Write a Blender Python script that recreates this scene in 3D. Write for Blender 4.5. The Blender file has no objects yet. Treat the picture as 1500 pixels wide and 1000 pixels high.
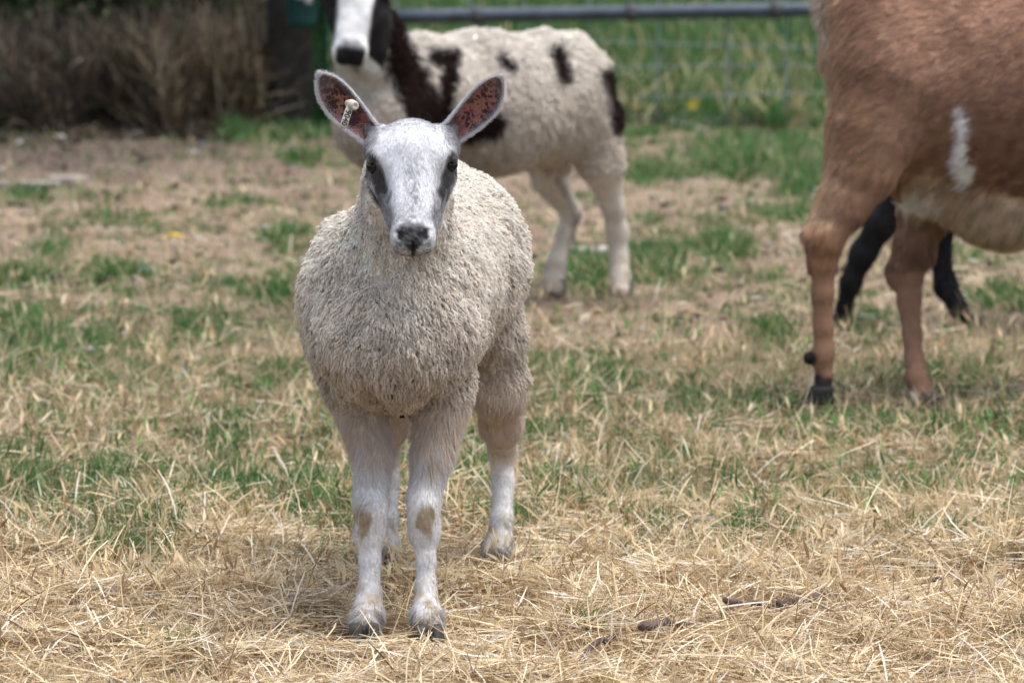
import bpy, math, random
import numpy as np
from mathutils import Vector, Matrix

# ------------------------------------------------------------------ camera, light, exposure
scene = bpy.context.scene
CAM_H = 1.27
F = 7380.0                      # focal length in pixels of the 1500 px wide photograph
PITCH = math.atan2(885.0, F)
cam_data = bpy.data.cameras.new('camera')
cam = bpy.data.objects.new('camera', cam_data)
scene.collection.objects.link(cam)
cam.location = (0, 0, CAM_H)
cam.rotation_euler = (math.pi / 2 - PITCH, 0, 0)
cam_data.sensor_width = 36.0
cam_data.lens = F / 1500.0 * 36.0
cam_data.clip_start = 0.1
cam_data.clip_end = 800
cam_data.dof.use_dof = True
cam_data.dof.focus_distance = 7.07
cam_data.dof.aperture_fstop = 8.3
cam_data.dof.aperture_blades = 9
scene.camera = cam

SUN_EL, SUN_AZ = 74.0, 105.0       # azimuth measured from +Y (away from the camera) towards +X
world = bpy.data.worlds.new('World')
scene.world = world
world.use_nodes = True
wn = world.node_tree
bg = wn.nodes.get('Background') or wn.nodes.new('ShaderNodeBackground')
sky = wn.nodes.new('ShaderNodeTexSky')
sky.sky_type = 'NISHITA'
sky.sun_disc = False
sky.sun_elevation = math.radians(SUN_EL)
sky.sun_rotation = math.radians(SUN_AZ)
sky.air_density = 1.0
sky.dust_density = 3.0
sky.ozone_density = 1.0
hs = wn.nodes.new('ShaderNodeHueSaturation')       # thin overcast greys the blue
hs.inputs['Saturation'].default_value = 0.70
wn.links.new(sky.outputs[0], hs.inputs['Color'])
wn.links.new(hs.outputs[0], bg.inputs[0])
bg.inputs[1].default_value = 0.112
sun_d = bpy.data.lights.new('sun', 'SUN')
sun_d.energy = 1.5
sun_d.angle = math.radians(40)
sun_d.color = (1.0, 0.97, 0.93)
sun = bpy.data.objects.new('sun', sun_d)
scene.collection.objects.link(sun)
e, a = math.radians(SUN_EL), math.radians(SUN_AZ)
sd = Vector((math.cos(e) * math.sin(a), math.cos(e) * math.cos(a), math.sin(e)))
sun.rotation_euler = sd.to_track_quat('Z', 'Y').to_euler()
sun.location = (3, 8, 12)
vs = scene.view_settings
vs.view_transform = 'Standard'
vs.look = 'None'
vs.exposure = 1.28
vs.gamma = 1.0
vs.use_curve_mapping = False
scene.render.engine = 'CYCLES'
scene.cycles.use_denoising = True
scene.cycles.max_bounces = 7
scene.cycles.diffuse_bounces = 6
scene.cycles.glossy_bounces = 2
scene.cycles.transmission_bounces = 2
scene.cycles.transparent_max_bounces = 4
try:
    scene.cycles_curves.shape = 'RIBBONS'
    scene.cycles_curves.subdivisions = 1
except Exception:
    pass

# ------------------------------------------------------------------ helpers
rng = np.random.default_rng(7)
CP, SP = math.cos(PITCH), math.sin(PITCH)

def P(px, py, Y):
    """world point on the photo's ray (px, py) at distance Y"""
    dx, dz = (px - 750.0) / F, (500.0 - py) / F
    d = np.array([dx, CP + dz * SP, -SP + dz * CP])
    t = Y / d[1]
    return np.array([0, 0, CAM_H]) + d * t

def GP(px, py, z=0.0):
    """ground point seen at the photo's pixel"""
    dx, dz = (px - 750.0) / F, (500.0 - py) / F
    d = np.array([dx, CP + dz * SP, -SP + dz * CP])
    t = (z - CAM_H) / d[2]
    return np.array([0, 0, CAM_H]) + d * t

def pix(Q):
    """photo pixel of world points (N,3)"""
    x, y, z = Q[:, 0], Q[:, 1], Q[:, 2] - CAM_H
    dep = y * CP - z * SP
    up = y * SP + z * CP
    return 750 + F * x / dep, 500 - F * up / dep

def link(o):
    scene.collection.objects.link(o)
    return o

def tag(o, label=None, cat=None, group=None, kind=None):
    if label: o['label'] = label
    if cat: o['category'] = cat
    if group: o['group'] = group
    if kind: o['kind'] = kind
    return o

def empty(name, loc):
    o = link(bpy.data.objects.new(name, None))
    o.empty_display_size = 0.1
    o.location = loc
    return o

def adopt(o, parent):
    """parent while the child keeps world coordinates (meshes here live in world coordinates)"""
    o.parent = parent
    if parent.type == 'EMPTY':
        o.matrix_parent_inverse = Matrix.Translation(-Vector(parent.location))
    return o

def np_mesh(name, V, Fq, mat, parent=None, col=None, smooth=True):
    """V (n,3), Fq (m,3|4) -> one mesh object"""
    me = bpy.data.meshes.new(name)
    V = np.ascontiguousarray(V, dtype=np.float32)
    Fq = np.ascontiguousarray(Fq, dtype=np.int32)
    k = Fq.shape[1]
    me.vertices.add(len(V)); me.vertices.foreach_set('co', V.ravel())
    me.loops.add(Fq.size); me.loops.foreach_set('vertex_index', Fq.ravel())
    me.polygons.add(len(Fq))
    me.polygons.foreach_set('loop_start', np.arange(0, Fq.size, k, dtype=np.int32))
    me.update(calc_edges=True)
    if smooth:
        me.polygons.foreach_set('use_smooth', np.ones(len(Fq), dtype=bool))
    if col is not None:
        at = me.color_attributes.new('Col', 'FLOAT_COLOR', 'POINT')
        c = np.ones((len(V), 4), dtype=np.float32); c[:, :3] = col
        at.data.foreach_set('color', c.ravel())
    me.materials.append(mat)
    o = link(bpy.data.objects.new(name, me))
    if parent is not None: adopt(o, parent)
    return o

def np_curves(name, PTS, rad, col, mat, parent=None):
    """PTS (n,k,3) strands, rad (n,k) or (k,), col (n,3)"""
    n, k = PTS.shape[:2]
    cu = bpy.data.hair_curves.new(name)
    cu.add_curves([k] * n)
    cu.attributes['position'].data.foreach_set('vector', np.ascontiguousarray(PTS, dtype=np.float32).ravel())
    r = np.broadcast_to(rad, (n, k)).astype(np.float32)
    at = cu.attributes.get('radius') or cu.attributes.new('radius', 'FLOAT', 'POINT')
    at.data.foreach_set('value', np.ascontiguousarray(r).ravel())
    at = cu.attributes.new('Col', 'FLOAT_COLOR', 'CURVE')
    c = np.ones((n, 4), dtype=np.float32); c[:, :3] = col
    at.data.foreach_set('color', c.ravel())
    cu.materials.append(mat)
    o = link(bpy.data.objects.new(name, cu))
    if parent is not None: adopt(o, parent)
    return o

def norm(v):
    return v / np.maximum(np.linalg.norm(v, axis=-1, keepdims=True), 1e-9)

def make_noise(seed, octs=14):
    r = np.random.default_rng(seed)
    K = norm(r.normal(size=(octs, 3))) * r.uniform(0.6, 1.7, (octs, 1))
    ph = r.uniform(0, 6.28, octs)
    def f(Q, s):
        out = np.zeros(len(Q), dtype=np.float32)
        Q = Q * (6.28 / s)
        w = np.sin(Q @ K[0] + ph[1]) * 0.8
        for i in range(octs):
            out += np.sin(Q @ K[i] + ph[i] + w)
        return out / math.sqrt(octs / 2.0)        # about unit variance
    return f
N1, N2, N3 = make_noise(1), make_noise(2), make_noise(3)

def sstep(a, b, x):
    t = np.clip((x - a) / (b - a), 0, 1)
    return t * t * (3 - 2 * t)

def mixc(c, d, t):
    return c * (1 - t[:, None]) + np.asarray(d)[None, :] * t[:, None]

# ------------------------------------------------------------------ materials
def mat_new(name):
    m = bpy.data.materials.new(name); m.use_nodes = True
    return m, m.node_tree.nodes, m.node_tree.links, m.node_tree.nodes['Principled BSDF']

def mat_plain(name, color, rough=0.8, noise=0.0, scale=30.0, spec=0.3, bump=0.0, metallic=0.0):
    m, n, l, b = mat_new(name)
    b.inputs['Roughness'].default_value = rough
    b.inputs['Specular IOR Level'].default_value = spec
    b.inputs['Metallic'].default_value = metallic
    tc = n.new('ShaderNodeTexCoord')
    tx = n.new('ShaderNodeTexNoise'); tx.inputs['Scale'].default_value = scale; tx.inputs['Detail'].default_value = 6
    l.new(tc.outputs['Object'], tx.inputs['Vector'])
    mp = n.new('ShaderNodeMapRange')
    mp.inputs[1].default_value = 0.3; mp.inputs[2].default_value = 0.7
    mp.inputs[3].default_value = 1 - noise; mp.inputs[4].default_value = 1 + noise
    l.new(tx.outputs[0], mp.inputs[0])
    mx = n.new('ShaderNodeVectorMath'); mx.operation = 'SCALE'
    mx.inputs[0].default_value = color
    l.new(mp.outputs[0], mx.inputs['Scale'])
    l.new(mx.outputs[0], b.inputs['Base Color'])
    if bump:
        bp = n.new('ShaderNodeBump'); bp.inputs['Strength'].default_value = bump; bp.inputs['Distance'].default_value = 0.004
        l.new(tx.outputs[0], bp.inputs['Height']); l.new(bp.outputs[0], b.inputs['Normal'])
    return m

def mat_attr(name, rough=0.85, spec=0.2, nscale=250.0, namt=0.12, bump=0.25):
    m, n, l, b = mat_new(name)
    b.inputs['Roughness'].default_value = rough
    b.inputs['Specular IOR Level'].default_value = spec
    at = n.new('ShaderNodeAttribute'); at.attribute_name = 'Col'
    tc = n.new('ShaderNodeTexCoord')
    tx = n.new('ShaderNodeTexNoise'); tx.inputs['Scale'].default_value = nscale; tx.inputs['Detail'].default_value = 4
    l.new(tc.outputs['Object'], tx.inputs['Vector'])
    mp = n.new('ShaderNodeMapRange')
    mp.inputs[1].default_value = 0.3; mp.inputs[2].default_value = 0.7
    mp.inputs[3].default_value = 1 - namt; mp.inputs[4].default_value = 1 + namt
    l.new(tx.outputs[0], mp.inputs[0])
    mx = n.new('ShaderNodeVectorMath'); mx.operation = 'SCALE'
    l.new(at.outputs['Color'], mx.inputs[0]); l.new(mp.outputs[0], mx.inputs['Scale'])
    l.new(mx.outputs[0], b.inputs['Base Color'])
    if bump:
        bp = n.new('ShaderNodeBump'); bp.inputs['Strength'].default_value = bump; bp.inputs['Distance'].default_value = 0.002
        l.new(tx.outputs[0], bp.inputs['Height']); l.new(bp.outputs[0], b.inputs['Normal'])
    return m

def mat_leafy(name, trans=0.35, rough=0.5, spec=0.25):
    """thin strands: attribute colour, part of the light passes through"""
    m, n, l, b = mat_new(name)
    b.inputs['Roughness'].default_value = rough
    b.inputs['Specular IOR Level'].default_value = spec
    at = n.new('ShaderNodeAttribute'); at.attribute_name = 'Col'
    tr = n.new('ShaderNodeBsdfTranslucent')
    mi = n.new('ShaderNodeMixShader'); mi.inputs[0].default_value = trans
    l.new(at.outputs['Color'], b.inputs['Base Color']); l.new(at.outputs['Color'], tr.inputs['Color'])
    l.new(b.outputs[0], mi.inputs[1]); l.new(tr.outputs[0], mi.inputs[2])
    l.new(mi.outputs[0], n['Material Output'].inputs['Surface'])
    return m

M_skin = mat_attr('animal_skin')
M_wool = mat_leafy('wool_fibre', 0.35, 0.8, 0.12)
M_coat = mat_leafy('short_hair', 0.2, 0.5, 0.35)
M_straw = mat_leafy('straw', 0.3, 0.5, 0.3)
M_grass = mat_leafy('grass_blade', 0.4, 0.5, 0.3)
M_hoof = mat_plain('hoof_keratin', (0.055, 0.048, 0.042), 0.7, 0.45, 90, bump=0.3)
M_eye = mat_plain('eye_wet', (0.003, 0.0025, 0.0025), 0.25, 0.2, 60, spec=0.35)
# ------------------------------------------------------------------ animals: signed distance modelling
class Body:
    """smooth union of tapered capsules and ellipsoids, meshed as one continuous surface"""
    def __init__(self):
        self.ops = []; self.F = None
    def frame(self, O=None, R=None, s=1.0, xs=1.0):
        self.F = None if O is None else (np.asarray(O, float), np.asarray(R, float), s, xs)
    def _pt(self, p):
        p = np.asarray(p, float)
        if self.F is None: return p
        O, R, s, xs = self.F
        return O + (p * s * np.array([xs, 1, 1])) @ R
    def cone(self, a, b, ra, rb, k=0.02, op=1, flat=None):
        s = 1.0 if self.F is None else self.F[2]
        a, b = self._pt(a), self._pt(b); ra *= s; rb *= s
        self.ops.append(('c', a, b, ra, rb, k * s, op, np.minimum(a - ra, b - rb), np.maximum(a + ra, b + rb)))
    def ball(self, c, r, k=0.02, op=1, R=None):
        s = 1.0 if self.F is None else self.F[2]
        c = self._pt(c); r = np.ones(3) * np.asarray(r, float) * s
        if self.F is not None: r[0] *= self.F[3]
        if R is None: R = np.eye(3) if self.F is None else self.F[1]
        m = r.max()
        self.ops.append(('e', c, r, np.asarray(R, float), None, k * s, op, c - m, c + m))
    def chain(self, pts, k=0.015):
        for (a, ra), (b, rb) in zip(pts[:-1], pts[1:]):
            self.cone(a, b, ra, rb, k)
    def eval(self, Q):
        d = np.full(len(Q), 0.08, dtype=np.float32)
        for t, a, b, c, e, k, op, lo, hi in self.ops:
            m = 0.06 + k
            idx = np.nonzero(((Q > lo - m) & (Q < hi + m)).all(axis=1))[0]
            if not len(idx): continue
            q = Q[idx]
            if t == 'c':
                ab = b - a; L2 = ab @ ab
                h = np.clip(((q - a) @ ab) / L2, 0, 1)
                dd = np.linalg.norm(q - a - h[:, None] * ab, axis=1) - (c + (e - c) * h)
            else:
                p = (q - a) @ c.T
                k0 = np.linalg.norm(p / b, axis=1); k1 = np.linalg.norm(p / (b * b), axis=1)
                dd = k0 * (k0 - 1) / np.maximum(k1, 1e-6)
            cur = d[idx]
            if op > 0:
                h = np.clip(0.5 + 0.5 * (cur - dd) / k, 0, 1)
                d[idx] = cur + (dd - cur) * h - k * h * (1 - h)
            else:
                h = np.clip(0.5 - 0.5 * (cur + dd) / k, 0, 1)
                d[idx] = cur + (-dd - cur) * h + k * h * (1 - h)
        return d
    def mesh(self, h, disp=None):
        lo = np.min([o[7] for o in self.ops if o[6] > 0], axis=0) - 0.03
        hi = np.max([o[8] for o in self.ops if o[6] > 0], axis=0) + 0.03
        B = 4
        nb = np.ceil((hi - lo) / (B * h)).astype(int) + 1
        gi = np.stack(np.meshgrid(*[np.arange(n) for n in nb], indexing='ij'), -1).reshape(-1, 3)
        cen = lo + (gi + 0.5) * B * h
        dc = self.eval(cen)
        act = gi[np.abs(dc) < B * h * 1.6]
        n = nb * B + 1
        D = np.repeat(np.repeat(np.repeat(dc.reshape(nb).astype(np.float32), B, 0), B, 1), B, 2)
        D = np.pad(D, ((0, 1), (0, 1), (0, 1)), mode='edge')
        o = np.stack(np.meshgrid(*[np.arange(B + 1)] * 3, indexing='ij'), -1).reshape(-1, 3)
        lin = np.unique(((act[:, None, :] * B + o[None]).reshape(-1, 3) @ np.array([n[1] * n[2], n[2], 1])))
        ii = np.stack([lin // (n[1] * n[2]), (lin // n[2]) % n[1], lin % n[2]], -1)
        pts = lo + ii * h
        dv = self.eval(pts)
        if disp is not None: dv = dv + disp(pts)
        Df = D.reshape(-1); Df[lin] = dv
        st = np.array([n[1] * n[2], n[2], 1])
        oc = np.stack(np.meshgrid(*[np.arange(B)] * 3, indexing='ij'), -1).reshape(-1, 3)
        cells = ((act[:, None, :] * B + oc[None]).reshape(-1, 3) @ st)
        cells = np.unique(cells)
        co = np.array([[x, y, z] for x in (0, 1) for y in (0, 1) for z in (0, 1)])
        cv = Df[cells[:, None] + (co @ st)[None]]
        neg = cv < 0
        keep = neg.any(1) & ~neg.all(1)
        cells, cv, neg = cells[keep], cv[keep], neg[keep]
        acc = np.zeros((len(cells), 3)); cnt = np.zeros(len(cells))
        for i in range(8):
            for j in range(i + 1, 8):
                df = co[j] - co[i]
                if np.abs(df).sum() != 1: continue
                m = neg[:, i] != neg[:, j]
                t = cv[m, i] / (cv[m, i] - cv[m, j])
                acc[m] += co[i] + t[:, None] * df; cnt[m] += 1
        ci = np.stack([cells // st[0], (cells // st[1]) % n[1], cells % n[2]], -1)
        V = lo + (ci + acc / cnt[:, None]) * h
        quads = []
        for ax in range(3):
            u, v = [(1, 2), (2, 0), (0, 1)][ax]
            ju = np.zeros(3, int); ju[u] = 1; jv = np.zeros(3, int); jv[v] = 1
            e = np.zeros(3, int); e[ax] = 1
            a = neg[:, 0]; b = neg[:, int(e @ [4, 2, 1])]
            m = np.nonzero(a != b)[0]
            c = cells[m]
            q = np.stack([c, c - ju @ st, c - ju @ st - jv @ st, c - jv @ st], 1)
            idx = np.searchsorted(cells, q); idx = np.clip(idx, 0, len(cells) - 1)
            ok = (cells[idx] == q).all(1)
            idx = idx[ok]; fl = a[m][ok]
            idx[~fl] = idx[~fl][:, ::-1]
            quads.append(idx)
        Fq = np.concatenate(quads)
        return V, Fq

def normals_of(V, Fq):
    n = np.cross(V[Fq[:, 2]] - V[Fq[:, 0]], V[Fq[:, 3]] - V[Fq[:, 1]])
    area = np.linalg.norm(n, axis=1) * 0.5
    vn = np.zeros_like(V)
    for i in range(4): np.add.at(vn, Fq[:, i], n)
    return norm(vn), area

def smooth_mesh(V, Fq, it=1, lam=0.5):
    for _ in range(it):
        acc = np.zeros_like(V); cnt = np.zeros(len(V))
        for i in range(4):
            a, b = Fq[:, i], Fq[:, (i + 1) % 4]
            np.add.at(acc, a, V[b]); np.add.at(acc, b, V[a])
            np.add.at(cnt, a, 1); np.add.at(cnt, b, 1)
        V = V * (1 - lam) + lam * acc / cnt[:, None]
    return V

def sample_surface(V, Fq, vn, area, n, weight=None):
    w = area if weight is None else area * weight
    w = w / w.sum()
    f = rng.choice(len(Fq), n, p=w)
    u, v = rng.random(n)[:, None], rng.random(n)[:, None]
    q = Fq[f]
    def lerp(A): return (A[q[:, 0]] * (1 - u) + A[q[:, 1]] * u) * (1 - v) + (A[q[:, 3]] * (1 - u) + A[q[:, 2]] * u) * v
    return lerp(V), norm(lerp(vn))

def view_weight(V, Fq, vn, back=0.2):
    c = V[Fq[:, 0]]; n = vn[Fq[:, 0]]
    d = norm(np.array([0, 0, CAM_H]) - c)
    return np.where((d * n).sum(1) > -0.25, 1.0, back)

def tangent(n, d):
    t = d - n * (n * d).sum(1)[:, None]
    return norm(t)

def locks(R, Nn, flow, L, lift, per, crad, crimp, waves, k=7, curl=0.5):
    """clumped wavy wool locks; R,Nn,flow (n,3); L (n,), returns (n*per,k,3) and index of lock"""
    n = len(R)
    s = np.linspace(0, 1, k)[None, :, None]
    B = norm(np.cross(Nn, flow))
    Lc = L[:, None, None]
    up = lift[:, None, None]
    # rises first, then lies over along the flow
    cen = R[:, None] + Lc * (Nn[:, None] * up * (s - 0.45 * s * s) * 1.5 + flow[:, None] * (0.35 * s + 0.65 * s * s) * np.sqrt(np.maximum(1 - up * up, 0.05)))
    ph = rng.uniform(0, 6.28, n)[:, None, None]
    wv = np.sin(s * waves * 6.28 + ph); wc = np.cos(s * waves * 6.28 + ph)
    env = np.minimum(1, s * 3)
    cen = cen + (B[:, None] * wv + Nn[:, None] * wc * curl) * (crimp[:, None, None] * env)
    idx = np.repeat(np.arange(n), per)
    m = len(idx)
    th = rng.uniform(0, 6.28, m); rr = np.sqrt(rng.random(m)) * crad[idx]
    off = flow[idx] * (np.cos(th) * rr)[:, None] + B[idx] * (np.sin(th) * rr)[:, None]
    taper = 1.0 - 0.62 * np.linspace(0, 1, k)[None, :, None] ** 0.8
    PT = cen[idx] + off[:, None] * taper
    fr = rng.normal(size=(m, 1, 3)) * (L[idx] * 0.05)[:, None, None] * s ** 1.5
    return PT + fr, idx

def straight_hairs(R, Nn, flow, L, lift, k=4, jitter=0.25):
    n = len(R)
    d = norm(flow * np.sqrt(1 - lift ** 2)[:, None] + Nn * lift[:, None] + rng.normal(size=(n, 3)) * jitter)
    s = np.linspace(0, 1, k)[None, :, None]
    bend = flow - Nn * 0.3
    return R[:, None] - Nn[:, None] * 0.0006 + L[:, None, None] * (d[:, None] * s + bend[:, None] * 0.25 * s * s)

def rot_frame(fwd_down, right=(1, 0, 0)):
    """rows: u (right), v (poll to nose), w (out of the face)"""
    v = np.asarray(fwd_down, float); v = v / np.linalg.norm(v)
    u = np.asarray(right, float); u = u - v * (u @ v); u /= np.linalg.norm(u)
    w = np.cross(v, u)
    return np.stack([u, v, w])

def head_sdf(b, O, R, s=1.0, xs=1.0):
    """head in its own frame: x right, y down the face, z out of the face (metres for a lamb)"""
    b.frame(O, R, s, xs)
    b.ball((0, .042, -.045), (.054, .058, .050), .02)
    for sx in (-1, 1):
        b.ball((sx * .040, .046, -.022), (.022, .030, .022), .018)       # brow
        b.cone((sx * .034, .050, -.070), (sx * .014, .170, -.066), .030, .017, .02)   # jaw
        b.cone((sx * .046, .072, -.052), (sx * .026, .125, -.042), .016, .011, .015)   # cheek
    b.cone((0, .045, -.030), (0, .170, -.034), .037, .026, .02)
    for sx in (-1, 1):
        b.cone((sx * .018, .070, -.018), (sx * .010, .175, -.026), .017, .017, .012)  # flat nasal bones
    b.ball((0, .184, -.036), (.031, .028, .027), .015)
    for sx in (-1, 1):
        b.ball((sx * .043, .020, -.042), (.025, .028, .028), .012)
    for sx in (-1, 1):
        b.ball((sx * .0130, .197, -.038), (.0165, .018, .021), .009)       # upper lips
        b.ball((sx * .0165, .190, -.021), (.011, .011, .009), .008)       # nostril wings
    b.ball((0, .188, -.058), (.019, .018, .014), .010)                   # chin
    for sx in (-1, 1):
        b.cone((sx * .057, .066, -.017), (sx * .040, .125, -.008), .012, .008, .012, op=-1)   # tear trough
        b.ball((sx * .066, .056, -.034), (.014, .015, .011), .005, op=-1)      # socket
        b.cone((sx * .013, .201, -.010), (sx * .024, .189, -.010), .0042, .0048, .004, op=-1)  # nostril
        b.cone((sx * .004, .211, -.014), (sx * .014, .200, -.008), .0025, .0030, .004, op=-1)
        b.cone((sx * .003, .214, -.049), (sx * .030, .190, -.052), .0016, .0016, .004, op=-1)   # mouth
    b.cone((0, .203, -.014), (0, .216, -.046), .0020, .0020, .003, op=-1)
    for sx in (-1, 1):
        b.cone((sx * .050, .040, -.022), (sx * .060, .056, -.018), .0075, .0055, .005)    # upper lid ridge
    b.frame()

def to_local(Q, O, R, s=1.0, xs=1.0):
    return ((Q - O) @ np.asarray(R).T) / s / np.array([xs, 1, 1])

def uv_ball(name, c, r, mat, parent, R=None, seg=20, ring=12):
    th = np.linspace(0, math.pi, ring + 1); ph = np.linspace(0, 2 * math.pi, seg, endpoint=False)
    V = np.array([[math.sin(t) * math.cos(p), math.sin(t) * math.sin(p), math.cos(t)] for t in th for p in ph]) * np.asarray(r)
    if R is not None: V = V @ np.asarray(R)
    V = V + np.asarray(c)
    Fq = [[i * seg + j, (i + 1) * seg + j, (i + 1) * seg + (j + 1) % seg, i * seg + (j + 1) % seg] for i in range(ring) for j in range(seg)]
    return np_mesh(name, V, np.array(Fq), mat, parent)

def hoof(parent, c, yaw, w, h=None, l=None, name='hoof', tilt=0.0, mat=None):
    """cloven hoof: two tapered claws side by side, toes at yaw (radians, 0 = -Y)"""
    h = h or w * 0.75; l = l or w * 1.15
    V = []; Fq = []
    for sx in (-1, 1):
        base = len(V)
        rings = 6; seg = 12
        for i in range(rings):
            t = i / (rings - 1)
            z = h * t
            for j in range(seg):
                a = 2 * math.pi * j / seg
                cx, cy = math.cos(a), math.sin(a)
                wx = w * 0.235 * (1 - 0.12 * t) * (1 - 0.35 * max(-cy, 0) ** 2)
                ly = l * 0.5 * (1 - 0.30 * t)
                x = sx * w * 0.25 + cx * wx * (1 if cx * sx > 0 else 0.93)
                y = cy * ly + 0.28 * l * 0.5 * t
                V.append((x, y, z))
        for i in range(rings - 1):
            for j in range(seg):
                Fq.append([base + i * seg + j, base + i * seg + (j + 1) % seg, base + (i + 1) * seg + (j + 1) % seg, base + (i + 1) * seg + j])
        for i in (0, rings - 1):
            ci = len(V); V.append(tuple(np.mean(V[base + i * seg: base + (i + 1) * seg], axis=0)))
            for j in range(0, seg, 2):
                q = [base + i * seg + j, base + i * seg + (j + 1) % seg, base + i * seg + (j + 2) % seg, ci]
                Fq.append(q if i else q[::-1])
    V = np.array(V)
    ct, stt = math.cos(tilt), math.sin(tilt)
    V = V @ np.array([[1, 0, 0], [0, ct, stt], [0, -stt, ct]])
    cy, sy = math.cos(yaw), math.sin(yaw)
    V = V @ np.array([[cy, sy, 0], [-sy, cy, 0], [0, 0, 1]])
    return np_mesh(name, V + np.asarray(c), np.array(Fq), mat or M_hoof, parent)

def tube(path, r, seg=8, cap=True):
    path = np.asarray(path, float); n = len(path)
    r = np.broadcast_to(r, n)
    T = norm(np.gradient(path, axis=0))
    ref = np.array([0, 0, 1.0]) if abs(T[0][2]) < .9 else np.array([1.0, 0, 0])
    V = []
    for p, t, rr in zip(path, T, r):
        s = norm(np.cross(t, ref)); u = np.cross(s, t)
        for j in range(seg):
            a_ = 2 * math.pi * j / seg
            V.append(p + (s * math.cos(a_) + u * math.sin(a_)) * rr)
    Fq = [[i * seg + j, i * seg + (j + 1) % seg, (i + 1) * seg + (j + 1) % seg, (i + 1) * seg + j] for i in range(n - 1) for j in range(seg)]
    if cap:
        for base, fl in ((0, True), ((n - 1) * seg, False)):
            c = len(V); V.append(path[0 if fl else -1])
            for j in range(0, seg, 2):
                q = [base + j, base + (j + 1) % seg, base + (j + 2) % seg, c]
                Fq.append(q[::-1] if fl else q)
    return np.array(V), np.array(Fq)

def boxv(c, s, R=None):
    V = np.array([[x, y, z] for x in (-1, 1) for y in (-1, 1) for z in (-1, 1)], float) * np.asarray(s) / 2
    if R is not None: V = V @ np.asarray(R)
    return V + np.asarray(c), np.array([[0, 1, 3, 2], [4, 6, 7, 5], [0, 4, 5, 1], [2, 3, 7, 6], [0, 2, 6, 4], [1, 5, 7, 3]])


def rock(name, c, s, mat, seed=0, seg=14, ring=8):
    th = np.linspace(0, math.pi, ring + 1); ph = np.linspace(0, 2 * math.pi, seg, endpoint=False)
    V = np.array([[math.sin(t) * math.cos(p), math.sin(t) * math.sin(p), math.cos(t)] for t in th for p in ph])
    d = 1 + .16 * N1(V + seed * 3.1, 1.6) + .08 * N2(V + seed, .7)
    V = V * d[:, None] * np.asarray(s) / 2 + np.asarray(c)
    Fq = [[i * seg + j, (i + 1) * seg + j, (i + 1) * seg + (j + 1) % seg, i * seg + (j + 1) % seg] for i in range(ring) for j in range(seg)]
    return np_mesh(name, V, np.array(Fq), mat)

# ------------------------------------------------------------------ ground
FEET = np.array([GP(533, 944)[:2], GP(628, 946)[:2], GP(725, 838)[:2], GP(560, 836)[:2]])
def feet_dist(x, y):
    return np.min(np.hypot(x[:, None] - FEET[None, :, 0], y[:, None] - FEET[None, :, 1]), axis=1)

def gh(x, y):
    """height of the trodden paddock"""
    Q = np.stack([np.asarray(x, float).ravel() * 1.0, np.asarray(y, float).ravel() * 1.0, np.zeros(np.size(x))], 1)
    h = .008 * N1(Q, .55) + .0055 * N2(Q, .22) + .003 * N3(Q, .10)
    yy = Q[:, 1]
    far = sstep(16.2, 17.5, yy)
    h = h * (1 + 1.5 * far)
    h = h * sstep(.04, .22, feet_dist(Q[:, 0], yy)) if len(yy) else h
    return (h - .004).reshape(np.shape(x))

GREEN = [  # photo pixel centre, radii, strength
    (940, 392, 60, 28, 1.2), (862, 398, 46, 26, 1.3), (1055, 368, 38, 26, 1.0), (1110, 228, 110, 34, .95), (1190, 262, 60, 30, .8),
    (960, 255, 60, 18, .6), (1150, 318, 70, 14, .55), (872, 560, 70, 26, .95), (795, 548, 30, 16, .8), (1130, 492, 46, 18, .6),
    (28, 412, 52, 15, 1.25), (180, 412, 50, 20, .9), (40, 500, 60, 34, .85), (8, 562, 26, 14, .9), (420, 352, 32, 13, .9),
    (408, 425, 44, 20, .7), (320, 415, 40, 10, .55), (345, 300, 46, 10, .55), (452, 238, 40, 14, .6), (410, 195, 90, 12, .55),
    (80, 372, 30, 10, .7), (100, 735, 150, 50, .60), (190, 812, 62, 24, 3.0), (250, 950, 40, 30, .22), (360, 700, 90, 50, .55), (700, 690, 50, 50, .6),
    (830, 625, 110, 34, .55), (930, 690, 50, 24, .45), (1060, 600, 130, 24, .55), (1330, 625, 190, 26, .55), (1480, 440, 50, 18, .7),
    (1400, 372, 60, 18, .45), (1085, 180, 130, 26, .8), (930, 200, 50, 20, .7), (260, 480, 170, 34, .35), (160, 560, 190, 46, .35),
    (330, 610, 120, 30, .3), (1270, 470, 60, 30, .35), (1160, 420, 60, 16, .25), (190, 330, 120, 14, .3), (60, 290, 90, 10, .45),
    (520, 700, 130, 60, .45), (1180, 720, 70, 26, .12), (230, 960, 60, 16, .18), (660, 600, 60, 40, .45), (1010, 322, 40, 10, .5),
    (1300, 560, 120, 26, .4), (980, 330, 60, 18, .3), (780, 620, 60, 40, .5), (120, 520, 80, 24, .5), (1460, 590, 60, 24, .4)]

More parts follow.
